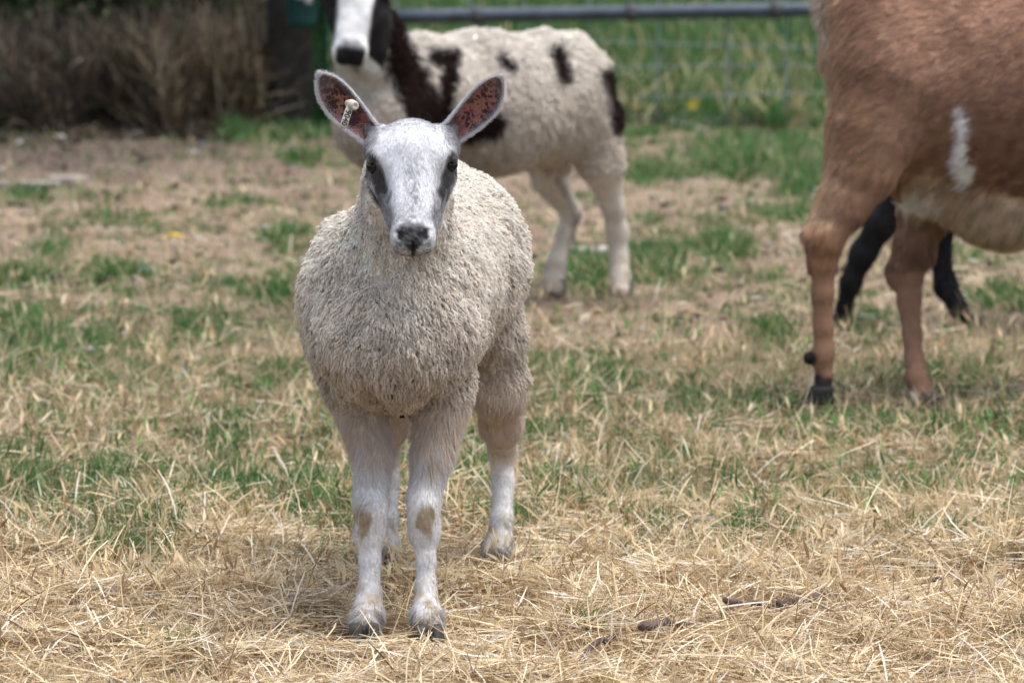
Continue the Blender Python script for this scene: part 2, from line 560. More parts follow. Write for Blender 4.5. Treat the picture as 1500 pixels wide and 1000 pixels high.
def green_at(x, y):
    """0..1 how green the paddock is at ground points"""
    Q = np.stack([x, y, np.zeros_like(x)], 1)
    px, py = pix(Q)
    g = np.zeros(len(x))
    for cx, cy, rx, ry, s in GREEN:
        g = np.maximum(g, s * np.exp(-(((px - cx) / rx) ** 2 + ((py - cy) / ry) ** 2)))
    n = .5 * N1(Q, .30) + .5 * N3(Q, .14)
    off = sstep(60, 260, np.abs(px - 750) - 750)                     # outside the frame the meadow goes on mixed
    g = np.maximum(g, off * .45 * sstep(13, 7.5, y) * 0 + off * .35)
    n_s = .6 * N2(Q, .19) + .6 * N1(Q, .09)
    g = g * 1.9 * np.clip(.62 + .75 * n_s, 0, 1.5) + .06 * (n > .4)
    g = np.maximum(g, (.16 + .50 * np.clip(n, 0, 1.5)) * sstep(7.4, 8.1, y) * (y < 16) * (1 - .65 * sstep(9.8, 10.8, y)))
    g = g + .16 * sstep(9.9, 8.2, y) * sstep(7.5, 8.2, y) * np.clip(n + .4, 0, 1)
    far = sstep(16.0, 16.6, y) * sstep(560, 640, px + (y - 16) * 12)
    g = np.maximum(g, far * 1.0)
    return np.clip(g, 0, 1)

def soil_at(x, y):
    Q = np.stack([x, y, np.zeros_like(x)], 1)
    px, py = pix(Q)
    s = .9 * sstep(.1, .8, np.exp(-(((px - 110) / 240) ** 2 + ((py - 225) / 34) ** 2)))
    s = np.maximum(s, .85 * np.exp(-(((px - 1000) / 230) ** 2 + ((py - 455) / 34) ** 2)))
    s = np.maximum(s, 1.3 * np.exp(-(((px - 290) / 90) ** 2 + ((py - 640) / 16) ** 2)))
    s = np.maximum(s, .6 * np.exp(-(((px - 320) / 160) ** 2 + ((py - 365) / 36) ** 2)))
    s = np.maximum(s, .55 * np.exp(-(((px - 180) / 120) ** 2 + ((py - 655) / 13) ** 2)))
    nn = .6 * N2(Q, .33) + .5 * N1(Q, .12)
    s = np.maximum(s, .75 * sstep(.35, 1.1, nn) * sstep(8.3, 9.2, y) * (y < 16.2))
    s = np.maximum(s, .8 * np.exp(-(((px - 1060) / 70) ** 2 + ((py - 190) / 10) ** 2)))
    return np.clip(s, 0, 1)

def build_ground():
    ys = np.concatenate([np.linspace(3.0, 6.4, 20), np.linspace(6.42, 9.5, 230), np.linspace(9.53, 13, 130), np.linspace(13.05, 18, 100),
                         np.linspace(18.2, 32, 60), np.geomspace(33, 600, 24)])
    u = np.linspace(-1, 1, 181)
    X = np.sign(u) * (np.abs(u) * 1.9 + np.maximum(np.abs(u) - .72, 0) ** 3 * 60)
    XX, YY = np.meshgrid(X, ys)
    sc = np.maximum(1, YY / 14)
    XX = XX * sc
    XX = np.where(YY > 33, XX * 6, XX)
    Z = gh(XX, YY) * np.where(YY > 40, 0, 1)
    V = np.stack([XX, YY, Z], -1).reshape(-1, 3)
    ny, nx = len(ys), len(X)
    i, j = np.meshgrid(np.arange(ny - 1), np.arange(nx - 1), indexing='ij')
    a_ = (i * nx + j).ravel()
    Fq = np.stack([a_, a_ + 1, a_ + nx + 1, a_ + nx], 1)
    g = green_at(V[:, 0], V[:, 1]); s = soil_at(V[:, 0], V[:, 1])
    col = np.tile(np.array([.30, .205, .125]), (len(V), 1))
    vn_ = .6 * N1(V, .45) + .6 * N2(V, .16)
    col = mixc(col, (.235, .170, .125), s)
    col = mixc(col, (.265, .195, .145), sstep(8.9, 10.5, V[:, 1]) * .85)
    col = mixc(col, (.15, .105, .08), np.clip(.38 * vn_, 0, .6) * sstep(8.9, 10.0, V[:, 1]))
    col = mixc(col, (.36, .28, .205), np.clip(-.35 * vn_, 0, .6) * sstep(8.9, 10.0, V[:, 1]))
    col = mixc(col, (.085, .105, .035), g * .8)
    P0, P1 = pix(V)
    dirt = np.exp(-(((P0 - 60) / 330) ** 2 + ((P1 - 225) / 34) ** 2))
    col = mixc(col, (.115, .085, .070), np.clip(dirt * 1.2 + .2 * vn_ * dirt, 0, .95))
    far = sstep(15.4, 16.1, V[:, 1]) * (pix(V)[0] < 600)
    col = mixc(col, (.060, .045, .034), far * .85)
    m, n, l, b = mat_new('paddock_soil')
    b.inputs['Roughness'].default_value = .95; b.inputs['Specular IOR Level'].default_value = .1
    at = n.new('ShaderNodeAttribute'); at.attribute_name = 'Col'
    tc = n.new('ShaderNodeTexCoord')
    t1 = n.new('ShaderNodeTexNoise'); t1.inputs['Scale'].default_value = 28; t1.inputs['Detail'].default_value = 8; t1.inputs['Roughness'].default_value = .7
    t2 = n.new('ShaderNodeTexNoise'); t2.inputs['Scale'].default_value = 190; t2.inputs['Detail'].default_value = 3
    l.new(tc.outputs['Object'], t1.inputs[0]); l.new(tc.outputs['Object'], t2.inputs[0])
    ad = n.new('ShaderNodeMath'); ad.operation = 'ADD'; l.new(t1.outputs[0], ad.inputs[0]); l.new(t2.outputs[0], ad.inputs[1])
    mp = n.new('ShaderNodeMapRange'); mp.inputs[1].default_value = .75; mp.inputs[2].default_value = 1.25; mp.inputs[3].default_value = .55; mp.inputs[4].default_value = 1.5
    l.new(ad.outputs[0], mp.inputs[0])
    mx = n.new('ShaderNodeVectorMath'); mx.operation = 'SCALE'
    l.new(at.outputs['Color'], mx.inputs[0]); l.new(mp.outputs[0], mx.inputs['Scale']); l.new(mx.outputs[0], b.inputs['Base Color'])
    bp = n.new('ShaderNodeBump'); bp.inputs['Strength'].default_value = .8; bp.inputs['Distance'].default_value = .012
    l.new(ad.outputs[0], bp.inputs['Height']); l.new(bp.outputs[0], b.inputs['Normal'])
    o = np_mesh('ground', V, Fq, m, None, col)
    o['kind'] = 'structure'
build_ground()

def ribbons(B, az, el, L, bend, W, col, nseg=3, roll=None, prof=None, twist=0.0):
    """bent flat strands; all arrays (n,)"""
    n = len(B)
    if roll is None: roll = rng.uniform(-1.2, 1.2, n)
    h = np.stack([np.cos(az), np.sin(az), np.zeros(n)], 1)
    up = np.array([[0, 0, 1.0]])
    side = np.stack([-np.sin(az), np.cos(az), np.zeros(n)], 1)
    pts = [B]; dirs = []
    cur = B
    curl = rng.normal(size=n) * .07
    for k in range(nseg):
        e_ = el - bend * (k + .5) / nseg
        hh = h + side * (curl * (k - nseg / 2 + .5))[:, None]
        hh = norm(hh)
        d = hh * np.cos(e_)[:, None] + up * np.sin(e_)[:, None]
        dirs.append(d)
        cur = cur + d * (L / nseg)[:, None]
        pts.append(cur)
    if prof is None:
        prof = np.concatenate([[1.0], np.linspace(1.0, .75, nseg)[:-1] if nseg > 1 else [], [.15]])
    VV = np.empty((n, nseg + 1, 2, 3))
    for k in range(nseg + 1):
        d = dirs[min(k, nseg - 1)]
        s = norm(np.cross(d, up + 1e-4)); u2 = np.cross(s, d)
        rr = roll + twist * k
        wv = s * np.cos(rr)[:, None] + u2 * np.sin(rr)[:, None]
        wv = wv * (W * .5 * prof[k])[:, None]
        VV[:, k, 0] = pts[k] - wv; VV[:, k, 1] = pts[k] + wv
    V = VV.reshape(-1, 3)
    b0 = (np.arange(n) * (nseg + 1) * 2)[:, None]
    k = np.arange(nseg)[None] * 2
    a_ = (b0 + k).ravel()
    Fq = np.stack([a_, a_ + 1, a_ + 3, a_ + 2], 1)
    C = np.repeat(col, (nseg + 1) * 2, axis=0)
    return V, Fq, C

def join(parts):
    Vs, Fs, Cs, o = [], [], [], 0
    for V, Fq, C in parts:
        Vs.append(V); Fs.append(Fq + o); Cs.append(C); o += len(V)
    return np.concatenate(Vs), np.concatenate(Fs), np.concatenate(Cs)

def field_pts(n, y0, y1, spread=1.3, pw=0.0):
    """ground points covering the view wedge between two distances"""
    u = rng.random(n)
    y = (y0 ** (2 - pw) + u * (y1 ** (2 - pw) - y0 ** (2 - pw))) ** (1 / (2 - pw))
    x = rng.uniform(-1, 1, n) * (.1017 * y * spread + .05)
    return x, y

def side_pts(n, y0, y1):
    # the strips just outside the frame, so that a step to the side still stands on grass
    y = np.sqrt(rng.uniform(y0 * y0, y1 * y1, n))
    return rng.choice([-1, 1], n) * (.1322 * y + .05 + rng.random(n) ** 1.3 * 1.3), y

STRAW = np.array([[.76, .62, .43], [.68, .52, .34], [.82, .71, .54], [.46, .32, .19], [.72, .56, .37], [.30, .20, .12], [.80, .67, .49], [.62, .48, .33]])
def straw_col(n, lo=.75, hi=1.15):
    return STRAW[rng.integers(0, len(STRAW), n)] * rng.uniform(lo, hi, (n, 1)) * np.array([1.04, 1.04, .95])
GR = np.array([[.052, .165, .034], [.072, .195, .046], [.036, .115, .026], [.098, .21, .058], [.15, .22, .085]])
def green_col(n, lo=.7, hi=1.2):
    return GR[rng.integers(0, len(GR), n)] * rng.uniform(lo, hi, (n, 1))

def build_litter():
    parts = []
    # lying straw, the nearer part in long single strands
    for n, y0, y1, l0, l1, w0, w1, zt in ((-20000, 6.0, 10.5, .05, .14, .003, .006, .015), (80000, 6.25, 8.3, .03, .115, .0010, .0027, .020), (34000, 8.3, 9.8, .03, .10, .0012, .0028, .015), (26000, 9.8, 13.5, .03, .09, .002, .004, .012)):
        x, y = field_pts(n, y0, y1) if n > 0 else side_pts(-n, y0, y1); n = len(x)
        Q = np.stack([x, y, 0 * x], 1)
        g, s = green_at(x, y), soil_at(x, y)
        clump = N2(Q, .16)
        keep = rng.random(n) > np.maximum(np.clip(g * .75 + s * .88, 0, .95) * sstep(7.2, 8.2, y), .80 * sstep(9.4, 10.8, y))
        x, y, Q, clump = x[keep], y[keep], Q[keep], clump[keep]; n = len(x)
        lay = rng.random(n)
        zt = zt * (.28 + .72 * sstep(.040, .11, feet_dist(x, y)))
        z = gh(x, y) + lay * zt * (1 + .45 * np.clip(clump, -1, 2))
        az = N1(Q, .35) * 1.3 + rng.normal(size=n) * 1.0 + rng.integers(0, 2, n) * math.pi
        el = np.abs(rng.normal(size=n)) * .17 + (rng.random(n) < .15) * rng.uniform(.1, 1.1, n)
        el = el * (.1 + .9 * sstep(.07, .20, feet_dist(x, y)))
        L = rng.uniform(l0, l1, n) * rng.uniform(.5, 1, n)
        W = rng.uniform(w0, w1, n)
        c = straw_col(n)
        c = np.where((lay < .45)[:, None], c * np.array([.50, .43, .36]), c)  # bottom strands darkened: shade of the gaps put into their colour
        pale = rng.random(n) < .12
        c = np.where(pale[:, None], np.array([[.82, .76, .64]]), c)
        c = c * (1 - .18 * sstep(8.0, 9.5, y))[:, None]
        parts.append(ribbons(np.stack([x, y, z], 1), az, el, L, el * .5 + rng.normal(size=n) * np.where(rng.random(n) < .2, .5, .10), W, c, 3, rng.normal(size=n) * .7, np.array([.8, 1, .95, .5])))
    V, Fq, C = join(parts)
    o = np_mesh('straw_litter', V, Fq, M_straw, None, C)
    tag(o, 'loose pale dry straw strewn over the whole foreground', 'straw', kind='stuff')

def build_dry_stubble():
    parts = []
    # fine upright dead stems
    for n, y0, y1, l0, l1, w0, w1 in ((-15000, 6.0, 16, .03, .06, .003, .006), (60000, 6.25, 8.4, .012, .050, .0007, .0016), (50000, 8.2, 10.6, .015, .055, .0010, .0022), (34000, 10.6, 16, .02, .055, .0018, .0042)):
        x, y = field_pts(n, y0, y1) if n > 0 else side_pts(-n, y0, y1); n = len(x)
        Q = np.stack([x, y, 0 * x], 1)
        s = soil_at(x, y)
        den = np.clip(.6 + .4 * N2(Q, .18), .15, 1) * (1 - .85 * s) * (1 - .80 * sstep(9.6, 11.0, y + .3 * N1(Q, .6)))
        keep = rng.random(n) < den
        x, y, Q, = x[keep], y[keep], Q[keep]; n = len(x)
        az = rng.uniform(0, 6.28, n)
        el = np.clip(rng.normal(1.05, .35, n), .15, 1.57)
        tall = 1 + .6 * np.clip(N3(Q, .5), 0, 1)
        L = rng.uniform(l0, l1, n) * tall * (.15 + .85 * sstep(.05, .20, feet_dist(x, y)))
        c = straw_col(n, .65, 1.1)
        c = np.where((rng.random(n) < .3)[:, None], c * np.array([.75, .70, .55]), c) * (1 - .15 * sstep(8.0, 9.5, y))[:, None]
        parts.append(ribbons(np.stack([x, y, gh(x, y) - .002], 1), az, el, L, rng.normal(.2, .35, n), rng.uniform(w0, w1, n), c, 2, None, np.array([1, .8, .15])))
    # tall pale single stems
    n = 3200
    x, y = field_pts(n, 6.35, 12)
    keep = rng.random(n) > soil_at(x, y); x, y = x[keep], y[keep]; n = len(x)
    az = rng.uniform(0, 6.28, n)
    parts.append(ribbons(np.stack([x, y, gh(x, y)], 1), az, rng.uniform(.3, 1.45, n), rng.uniform(.04, .12, n), rng.normal(.15, .35, n), rng.uniform(.0010, .0020, n), straw_col(n, 1.0, 1.25), 4, None, np.array([1, 1, .9, .8, .5])))
    # wispy seed heads: a short fat spindle with awns
    n = 5200
    x, y = field_pts(n, 7.2, 14.0, pw=1.2)
    keep = rng.random(n) > np.maximum(soil_at(x, y) * .9, .75 * sstep(9.8, 11, y)); x, y = x[keep], y[keep]; n = len(x)
    B = np.stack([x, y, gh(x, y)], 1); az = rng.uniform(0, 6.28, n); el = rng.uniform(.7, 1.5, n); Ls = rng.uniform(.015, .055, n)
    top = B + np.stack([np.cos(az) * np.cos(el), np.sin(az) * np.cos(el), np.sin(el)], 1) * Ls[:, None]
    parts.append(ribbons(B, az, el, Ls, 0 * el, np.full(n, .0010), straw_col(n, .8, 1), 1, None, np.array([1, 1])))
    cc = straw_col(n, .9, 1.15); gm = rng.random(n) < .38 * sstep(7.6, 8.2, y)
    cc = np.where(gm[:, None], green_col(n, 1.3, 2.0) * np.array([1.3, 1.0, 1.2]), cc)
    for rr in (0.0, 1.3):
        parts.append(ribbons(top, az, el, rng.uniform(.018, .034, n), np.full(n, .3), rng.uniform(.0035, .006, n), cc, 3, np.full(n, rr), np.array([.25, 1, .75, .1])))
    for k in range(4):
        parts.append(ribbons(top + rng.normal(size=top.shape) * .0015, az + rng.normal(size=n) * .5, el + rng.normal(size=n) * .25, rng.uniform(.025, .045, n), rng.normal(size=n) * .3, np.full(n, .0007), cc * 1.1, 2, None, np.array([1, .8, .3])))
    V, Fq, C = join(parts)
    o = np_mesh('dry_grass', V, Fq, M_straw, None, C)
    tag(o, 'short dead grass stems and pale seed heads standing across the paddock', 'grass', kind='stuff')

def build_green_grass():
    parts = []
    for n, y0, y1, l0, l1, w0, w1, per in ((-7000, 7.5, 16.3, .02, .055, .004, .007, 6), (20000, 6.4, 8.6, .020, .058, .0013, .0028, 6), (21000, 8.6, 12.5, .014, .046, .0020, .0040, 6), (13000, 12.5, 16.3, .015, .048, .003, .006, 5)):
        x, y = field_pts(n, y0, y1) if n > 0 else side_pts(-n, y0, y1); n = len(x)
        g = green_at(x, y)
        keep = rng.random(n) < np.clip(g * 2.0 - .04, np.where(y < 7.6, .002, .014) if y0 < 9 else .04, 1); x, y, g = x[keep], y[keep], g[keep]
        m = len(x) * per
        idx = np.repeat(np.arange(len(x)), per)
        xx = x[idx] + rng.normal(size=m) * .012; yy = y[idx] + rng.normal(size=m) * .012
        L = rng.uniform(l0, l1, m) * (.65 + .55 * g[idx])
        tuft = rng.uniform(.75, 1.25, len(x))[idx]
        c = green_col(m) * tuft[:, None]
        c = np.where((g[idx] < .4)[:, None], c * .7 + straw_col(m) * .15, c)
        parts.append(ribbons(np.stack([xx, yy, gh(xx, yy) - .002], 1), rng.uniform(0, 6.28, m), np.clip(rng.normal(1.1, .3, m), .3, 1.57), L, rng.uniform(0, 1.1, m), rng.uniform(w0, w1, m), c, 2, None, np.array([.9, .9, .1])))
    # denser tufts
    for cx, cy, rx, ry, n, l0, l1 in ((178, 818, 46, 12, 26, .04, .075), (100, 745, 90, 26, 40, .03, .055), (350, 700, 70, 26, 30, .03, .055), (330, 655, 60, 12, 10, .03, .05), (700, 700, 26, 22, 14, .04, .06),
            (935, 398, 44, 14, 34, .04, .075), (1055, 374, 34, 12, 26, .04, .08), (862, 405, 40, 12, 30, .04, .075), (24, 415, 46, 8, 26, .03, .06), (180, 408, 34, 10, 22, .03, .06),
            (868, 566, 56, 16, 34, .035, .065), (797, 552, 22, 8, 12, .04, .06), (1130, 494, 36, 10, 14, .03, .055), (420, 356, 26, 7, 14, .03, .06), (405, 430, 34, 12, 18, .03, .06), (345, 301, 40, 6, 12, .03, .05),
            (930, 705, 36, 14, 12, .03, .055), (1480, 445, 40, 10, 16, .03, .06), (40, 505, 46, 22, 34, .035, .06), (8, 566, 22, 10, 12, .04, .06), (1110, 235, 90, 20, 60, .05, .09), (1190, 268, 50, 16, 30, .05, .09),
            (965, 258, 46, 9, 18, .04, .07), (1150, 322, 50, 8, 16, .03, .06), (452, 240, 32, 7, 12, .04, .06), (410, 198, 80, 6, 30, .04, .07), (1085, 184, 120, 10, 50, .05, .10), (1090, 790, 20, 10, 4, .03, .06),
            (865, 945, 8, 5, 2, .03, .05), (255, 960, 40, 18, 8, .03, .055), (1330, 630, 150, 16, 26, .03, .055), (1060, 605, 100, 16, 22, .03, .055)):
        gx = []
        for k in range(n):
            g_ = GP(cx + rng.normal() * rx * .55, cy + rng.normal() * ry * .55); gx.append((g_[0], g_[1]))
        gx = np.array(gx); per = 22; m = n * per; idx = np.repeat(np.arange(n), per)
        xx = gx[idx, 0] + rng.normal(size=m) * .010; yy = gx[idx, 1] + rng.normal(size=m) * .010
        w = .0016 * yy / 7.5
        c = np.where((rng.random(m) < .15)[:, None], straw_col(m, .6, .9), green_col(m, .8, 1.15)) * rng.uniform(.8, 1.2, n)[idx][:, None]
        parts.append(ribbons(np.stack([xx, yy, gh(xx, yy) - .002], 1), rng.uniform(0, 6.28, m), np.clip(rng.normal(1.2, .28, m), .3, 1.57), rng.uniform(l0, l1, m), rng.uniform(0, 1.0, m), w * rng.uniform(.8, 1.7, m), c, 3, None, np.array([.9, 1, .7, .1])))
    V, Fq, C = join(parts)
    o = np_mesh('green_grass', V, Fq, M_grass, None, C)
    tag(o, 'patchy short green grass growing up through the dead grass', 'grass', kind='stuff')

def build_meadow():
    parts = []
    n = 60000
    x, y = field_pts(n, 16.35, 30, 1.35, 1.0)
    px, _ = pix(np.stack([x, y, 0 * x], 1))
    keep = px > 470; x, y = x[keep], y[keep]; n = len(x)
    Q = np.stack([x, y, 0 * x], 1)
    dry = sstep(.2, 1.0, N1(Q, .8) + .4 * rng.normal(size=n)) * sstep(22, 17, y)
    c = green_col(n, .5, .95)
    isd = rng.random(n) < dry * .45 + .05
    c = np.where(isd[:, None], straw_col(n, .55, 1.0) * np.array([.95, 1, .85]), c)
    L = rng.uniform(.06, .20, n) * (1 + .4 * N2(Q, .9))
    parts.append(ribbons(np.stack([x, y, gh(x, y)], 1), rng.uniform(0, 6.28, n), np.clip(rng.normal(1.2, .25, n), .4, 1.57), np.clip(L, .04, .4), rng.uniform(0, 1.2, n), rng.uniform(.004, .010, n), c, 2, None, np.array([.9, .9, .1])))
    V, Fq, C = join(parts)
    o = np_mesh('meadow_grass', V, Fq, M_grass, None, C)
    tag(o, 'taller green grass with pale dead stems in the meadow behind the wire fence', 'grass', kind='stuff')
def build_crumbs():
    # clods, grit and small stones lying on the bare patches
    oct_ = np.array([[1, 0, 0], [0, 1, 0], [-1, 0, 0], [0, -1, 0], [0, 0, 1], [0, 0, -1]], float)
    tri = np.array([[0, 1, 4], [1, 2, 4], [2, 3, 4], [3, 0, 4], [1, 0, 5], [2, 1, 5], [3, 2, 5], [0, 3, 5]])
    n = 12000
    x, y = field_pts(n, 7.6, 16.3)
    keep = rng.random(n) < .25 + .75 * np.maximum(soil_at(x, y), .5 * sstep(9.4, 10.5, y)); x, y = x[keep], y[keep]; n = len(x)
    s = rng.gamma(2.2, .0018, n) * (.7 + .05 * y)
    V = oct_[None] * (1 + .3 * rng.normal(size=(n, 6, 1))) * (s[:, None, None]) * np.array([1, 1, .6])
    V = V + np.stack([x, y, gh(x, y) + s * .3], 1)[:, None]
    pal = np.array([[.045, .034, .028], [.09, .066, .05], [.16, .12, .09], [.30, .27, .25], [.10, .105, .13], [.03, .024, .02]])
    C = pal[rng.choice(6, n, p=[.3, .22, .2, .08, .08, .12])]
    Fq = (tri[None] + (np.arange(n) * 6)[:, None, None]).reshape(-1, 3)
    o = np_mesh('soil_crumbs', V.reshape(-1, 3), Fq, mat_attr('clod', nscale=120, bump=0), None, np.repeat(C, 6, 0), smooth=False)
    tag(o, 'dark clods, grit and small stones lying on the bare soil between the tufts', 'soil', kind='stuff')
build_crumbs(); build_litter(); build_dry_stubble(); build_green_grass(); build_meadow()
# ------------------------------------------------------------------ the white lamb in front
def Rp(px, Y): return px * Y / F

def build_white_lamb():
    YF, YH = 7.06, 7.62
    b = Body()
    def C(p0, p1, k=0.02, op=1):
        (x0, y0, Y0, r0), (x1, y1, Y1, r1) = p0, p1
        b.cone(P(x0, y0, Y0), P(x1, y1, Y1), Rp(r0, Y0), Rp(r1, Y1), k, op)
    # trunk
    b.ball(P(577, 452, 7.16), (.122, .13, .138), .03)
    b.ball(P(577, 492, 7.10), (.110, .10, .090), .03)                   # brisket
    b.ball((-.136, 7.38, .475), (.112, .22, .150), .04)
    b.ball((-.112, 7.56, .485), (.132, .16, .150), .04)                 # loin and rump
    b.ball((-.112, 7.70, .460), (.098, .10, .120), .04)
    for sx in (-1, 1):
        b.ball(P(577, 440, 7.2) + np.array([sx * .068, .02, 0]), (.060, .09, .12), .03)   # shoulders
    # neck
    C((583, 385, 7.13, 92), (600, 268, 7.05, 58), .05)
    C((600, 268, 7.05, 58), (603, 225, 7.00, 50), .03)
    # front legs (viewer's left, viewer's right)
    C((520, 560.0, 7.185, 44), (546, 668.0, 7.135, 26), .03); C((546, 668.0, 7.135, 26), (543, 737.5, 7.115, 24), .012)
    C((543, 737.5, 7.115, 24), (541, 780.2, 7.105, 22), .01); C((541, 780.2, 7.105, 21), (542, 819.8, 7.097, 14), .012)
    C((542, 819.8, 7.097, 14), (541, 865.9, 7.086, 16), .01); C((541, 865.9, 7.086, 16), (538, 898.0, 7.069, 22), .01)
    C((538, 898.0, 7.069, 22), (535, 918.3, 7.045, 20), .01)
    C((650, 560.0, 7.185, 46), (634, 668.0, 7.135, 27), .03); C((634, 668.0, 7.135, 27), (621, 732.1, 7.115, 23), .012)
    C((621, 732.1, 7.115, 23), (622, 777.0, 7.105, 22), .01); C((622, 777.0, 7.105, 21), (624, 819.8, 7.097, 12.5), .012)
    C((624, 819.8, 7.097, 12.5), (624, 860.5, 7.088, 14.5), .01); C((624, 860.5, 7.088, 14.5), (625, 898.0, 7.069, 22), .01)
    C((625, 898.0, 7.069, 21), (627, 920.4, 7.045, 20), .01)
    for x in (545, 619):                                                # flat front of the knee
        b.ball(P(x, 752, 7.095), (.020, .018, .026), .012)
    # hind legs: thigh, stifle, gaskin, hock, cannon, fetlock
    for X, xs in ((-.042, ((730, 500, 7.58, 38), (731, 570, 7.60, 29), (734, 625, 7.66, 23), (736, 662, 7.74, 18.5), (737, 705, 7.73, 15.5), (735, 762, 7.70, 15.5), (731, 795, 7.69, 19), (727, 812, 7.67, 18))),
                  (-.165, ((560, 500, 7.58, 40), (570, 570, 7.60, 31), (569, 625, 7.66, 22), (566, 662, 7.74, 18), (568, 705, 7.73, 16), (566, 762, 7.70, 16), (563, 795, 7.69, 19), (560, 812, 7.67, 18)))):
        for i, (p0, p1) in enumerate(zip(xs[:-1], xs[1:])):
            C(p0, p1, (.04, .04, .03, .015, .01, .01, .01)[i])
    # short woolly tail behind
    b.cone((-.105, 7.78, .52), (-.10, 7.83, .36), .028, .018, .03)
    # head
    HO = P(602, 182, 6.985); R = rot_frame((0.022, -0.56, -0.83), (1, 0, 0.01))
    HS, XS = 0.87, 1.13
    head_sdf(b, HO, R, HS, XS)
    # ear roots
    for bx, by, tx, ty in ((556, 196, 545, 190), (648, 196, 660, 190)):
        C((bx, by, 7.02, 14), (tx, ty, 7.028, 12), .014)

    def loc(Q): return to_local(Q, HO, R, HS, XS)
    def masks(Q):
        """0..1 weight of wool against short hair"""
        L = loc(Q)
        A0, B0 = np.array([0, .03, -.035]), np.array([0, .20, -.040]); ab = B0 - A0
        h = np.clip(((L - A0) @ ab) / (ab @ ab), 0, 1)
        dd = np.linalg.norm(L - A0 - h[:, None] * ab, axis=1)
        face = sstep(.088, .076, dd) * sstep(-.104, -.090, L[:, 2] + .10 * np.clip(L[:, 1] - .12, -.1, 0) * -1 + .004 * N2(Q, .03))
        er = sstep(.030, .022, np.minimum(np.linalg.norm(Q - P(535, 178, 7.0), axis=1), np.linalg.norm(Q - P(668, 180, 7.0), axis=1)))
        face = np.maximum(face, er)
        jit = 0.012 * N2(Q, 0.08)
        hz = np.where(Q[:, 1] < 7.34, 0.325, 0.290)
        px, _ = pix(Q)
        wl = sstep(-0.02, 0.02, Q[:, 2] + jit - hz)
        return face, wl * (1 - face)

    def disp(Q):
        f, w = masks(Q)
        return (w * (0.0012 * N1(Q, 0.035) + 0.0022 * N3(Q, 0.10))).astype(np.float32)
    V, Fq = b.mesh(0.0032, disp)
    V = smooth_mesh(V, Fq, 1, 0.4)

    def pigment(Q):
        L = loc(Q); n = len(Q)
        face, wool = masks(Q)
        col = np.tile(np.array([.66, .645, .635]), (n, 1))                # white leg and face hair
        # legs: dusty brown above the knee, tan knee patches, yellowish pasterns
        z = Q[:, 2]; px, py = pix(Q)
        noi = N1(Q, .03); no2 = N2(Q, .012)
        up = np.where(Q[:, 1] > 7.34, sstep(.12, .20, z + .012 * noi), sstep(.215, .275, z + .012 * noi))
        col = mixc(col, (.60, .49, .39), up * .85)
        for kx, ky, rx, ry in ((532, 757, 15, 26), (625, 760, 14, 26)):
            d = np.hypot((px - kx) / rx, (py - ky) / ry)
            col = mixc(col, (.34, .255, .15), sstep(1.2, .6, d + .16 * noi + .10 * no2) * (Q[:, 1] < 7.3) * .9)
        col = mixc(col, (.42, .34, .23), sstep(.10, .05, z) * np.clip(.45 + .35 * noi, .1, .9))
        col = mixc(col, (.13, .12, .11), sstep(.046, .024, z + .008 * no2) * .85 * sstep(-.7, .3, noi + .4))
        # wool
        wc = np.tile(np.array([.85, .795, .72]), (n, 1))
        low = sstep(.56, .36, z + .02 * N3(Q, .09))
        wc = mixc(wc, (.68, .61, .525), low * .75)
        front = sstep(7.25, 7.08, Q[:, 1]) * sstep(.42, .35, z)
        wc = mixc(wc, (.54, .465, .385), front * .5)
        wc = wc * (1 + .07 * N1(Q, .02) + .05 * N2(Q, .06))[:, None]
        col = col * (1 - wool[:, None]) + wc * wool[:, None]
        # face
        x, v, w = np.abs(L[:, 0]), L[:, 1], L[:, 2]
        fc = np.tile(np.array([.72, .725, .745]), (n, 1))
        grey = (.20, .195, .215); dark = (.045, .036, .034)
        spk = np.clip(.5 + .6 * N2(L, .006) + .3 * N1(L, .02), 0, 1)
        fc = mixc(fc, grey, sstep(.017, .000, x + .002 * noi) * sstep(.02, .13, v) * (.2 + .8 * spk) * .70)   # centre line
        fc = mixc(fc, (.34, .33, .35), sstep(.022, -.004, v) * (.35 + .3 * spk) * (w > -.06))    # poll
        side = sstep(.028, .046, x - .12 * (v - .06) * -1) * sstep(-.012, -.030, w)
        fc = mixc(fc, grey, side * sstep(.20, .09, v) * .62 * (.45 + .55 * spk))
        dt = np.hypot((x - (.0565 - .32 * (v - .056))) / .0086, (v - .075) / .034)          # orbit and tear line
        dg = np.hypot((x - (.040 - .12 * (v - .11))) / .0085, (v - .128) / .040)
        fc = mixc(fc, grey, sstep(1.2, .6, dg + .2 * noi) * (.25 + .4 * spk))
        fc = mixc(fc, dark, sstep(1.35, .65, dt + .15 * noi) * .95)
        fc = mixc(fc, grey, sstep(.040, .052, x) * sstep(.05, .02, v) * .75)          # before the ears
        fc = mixc(fc, (.28, .275, .30), sstep(.150, .205, v) * sstep(-.01, -.05, w) * .55 * (.3 + .7 * spk))
        q = v - .66 * w
        fc = mixc(fc, (.22, .215, .235), sstep(.135, .18, q) * sstep(.215, .19, q) * (.25 + .5 * spk))
        nose = sstep(1.15, .80, x / np.interp(q, [.180, .192, .205, .218, .228, .234], [.014, .0225, .020, .0135, .0075, .004]) + .06 * no2) * sstep(.176, .190, q) * sstep(.240, .232, q)
        fc = mixc(fc, (.10, .10, .112), sstep(.202, .218, q) * sstep(.042, .020, x) * .92 * (.5 + .5 * spk))
        fc = mixc(fc, (.022, .022, .025), nose)
        fc = mixc(fc, (.16, .16, .17), sstep(.168, .19, v) * sstep(.022, .010, x) * (w > -.02) * .6 * spk)
        fc = mixc(fc, (.012, .010, .010), sstep(.0035, .0015, x) * sstep(.208, .214, q) * sstep(.248, .244, q))
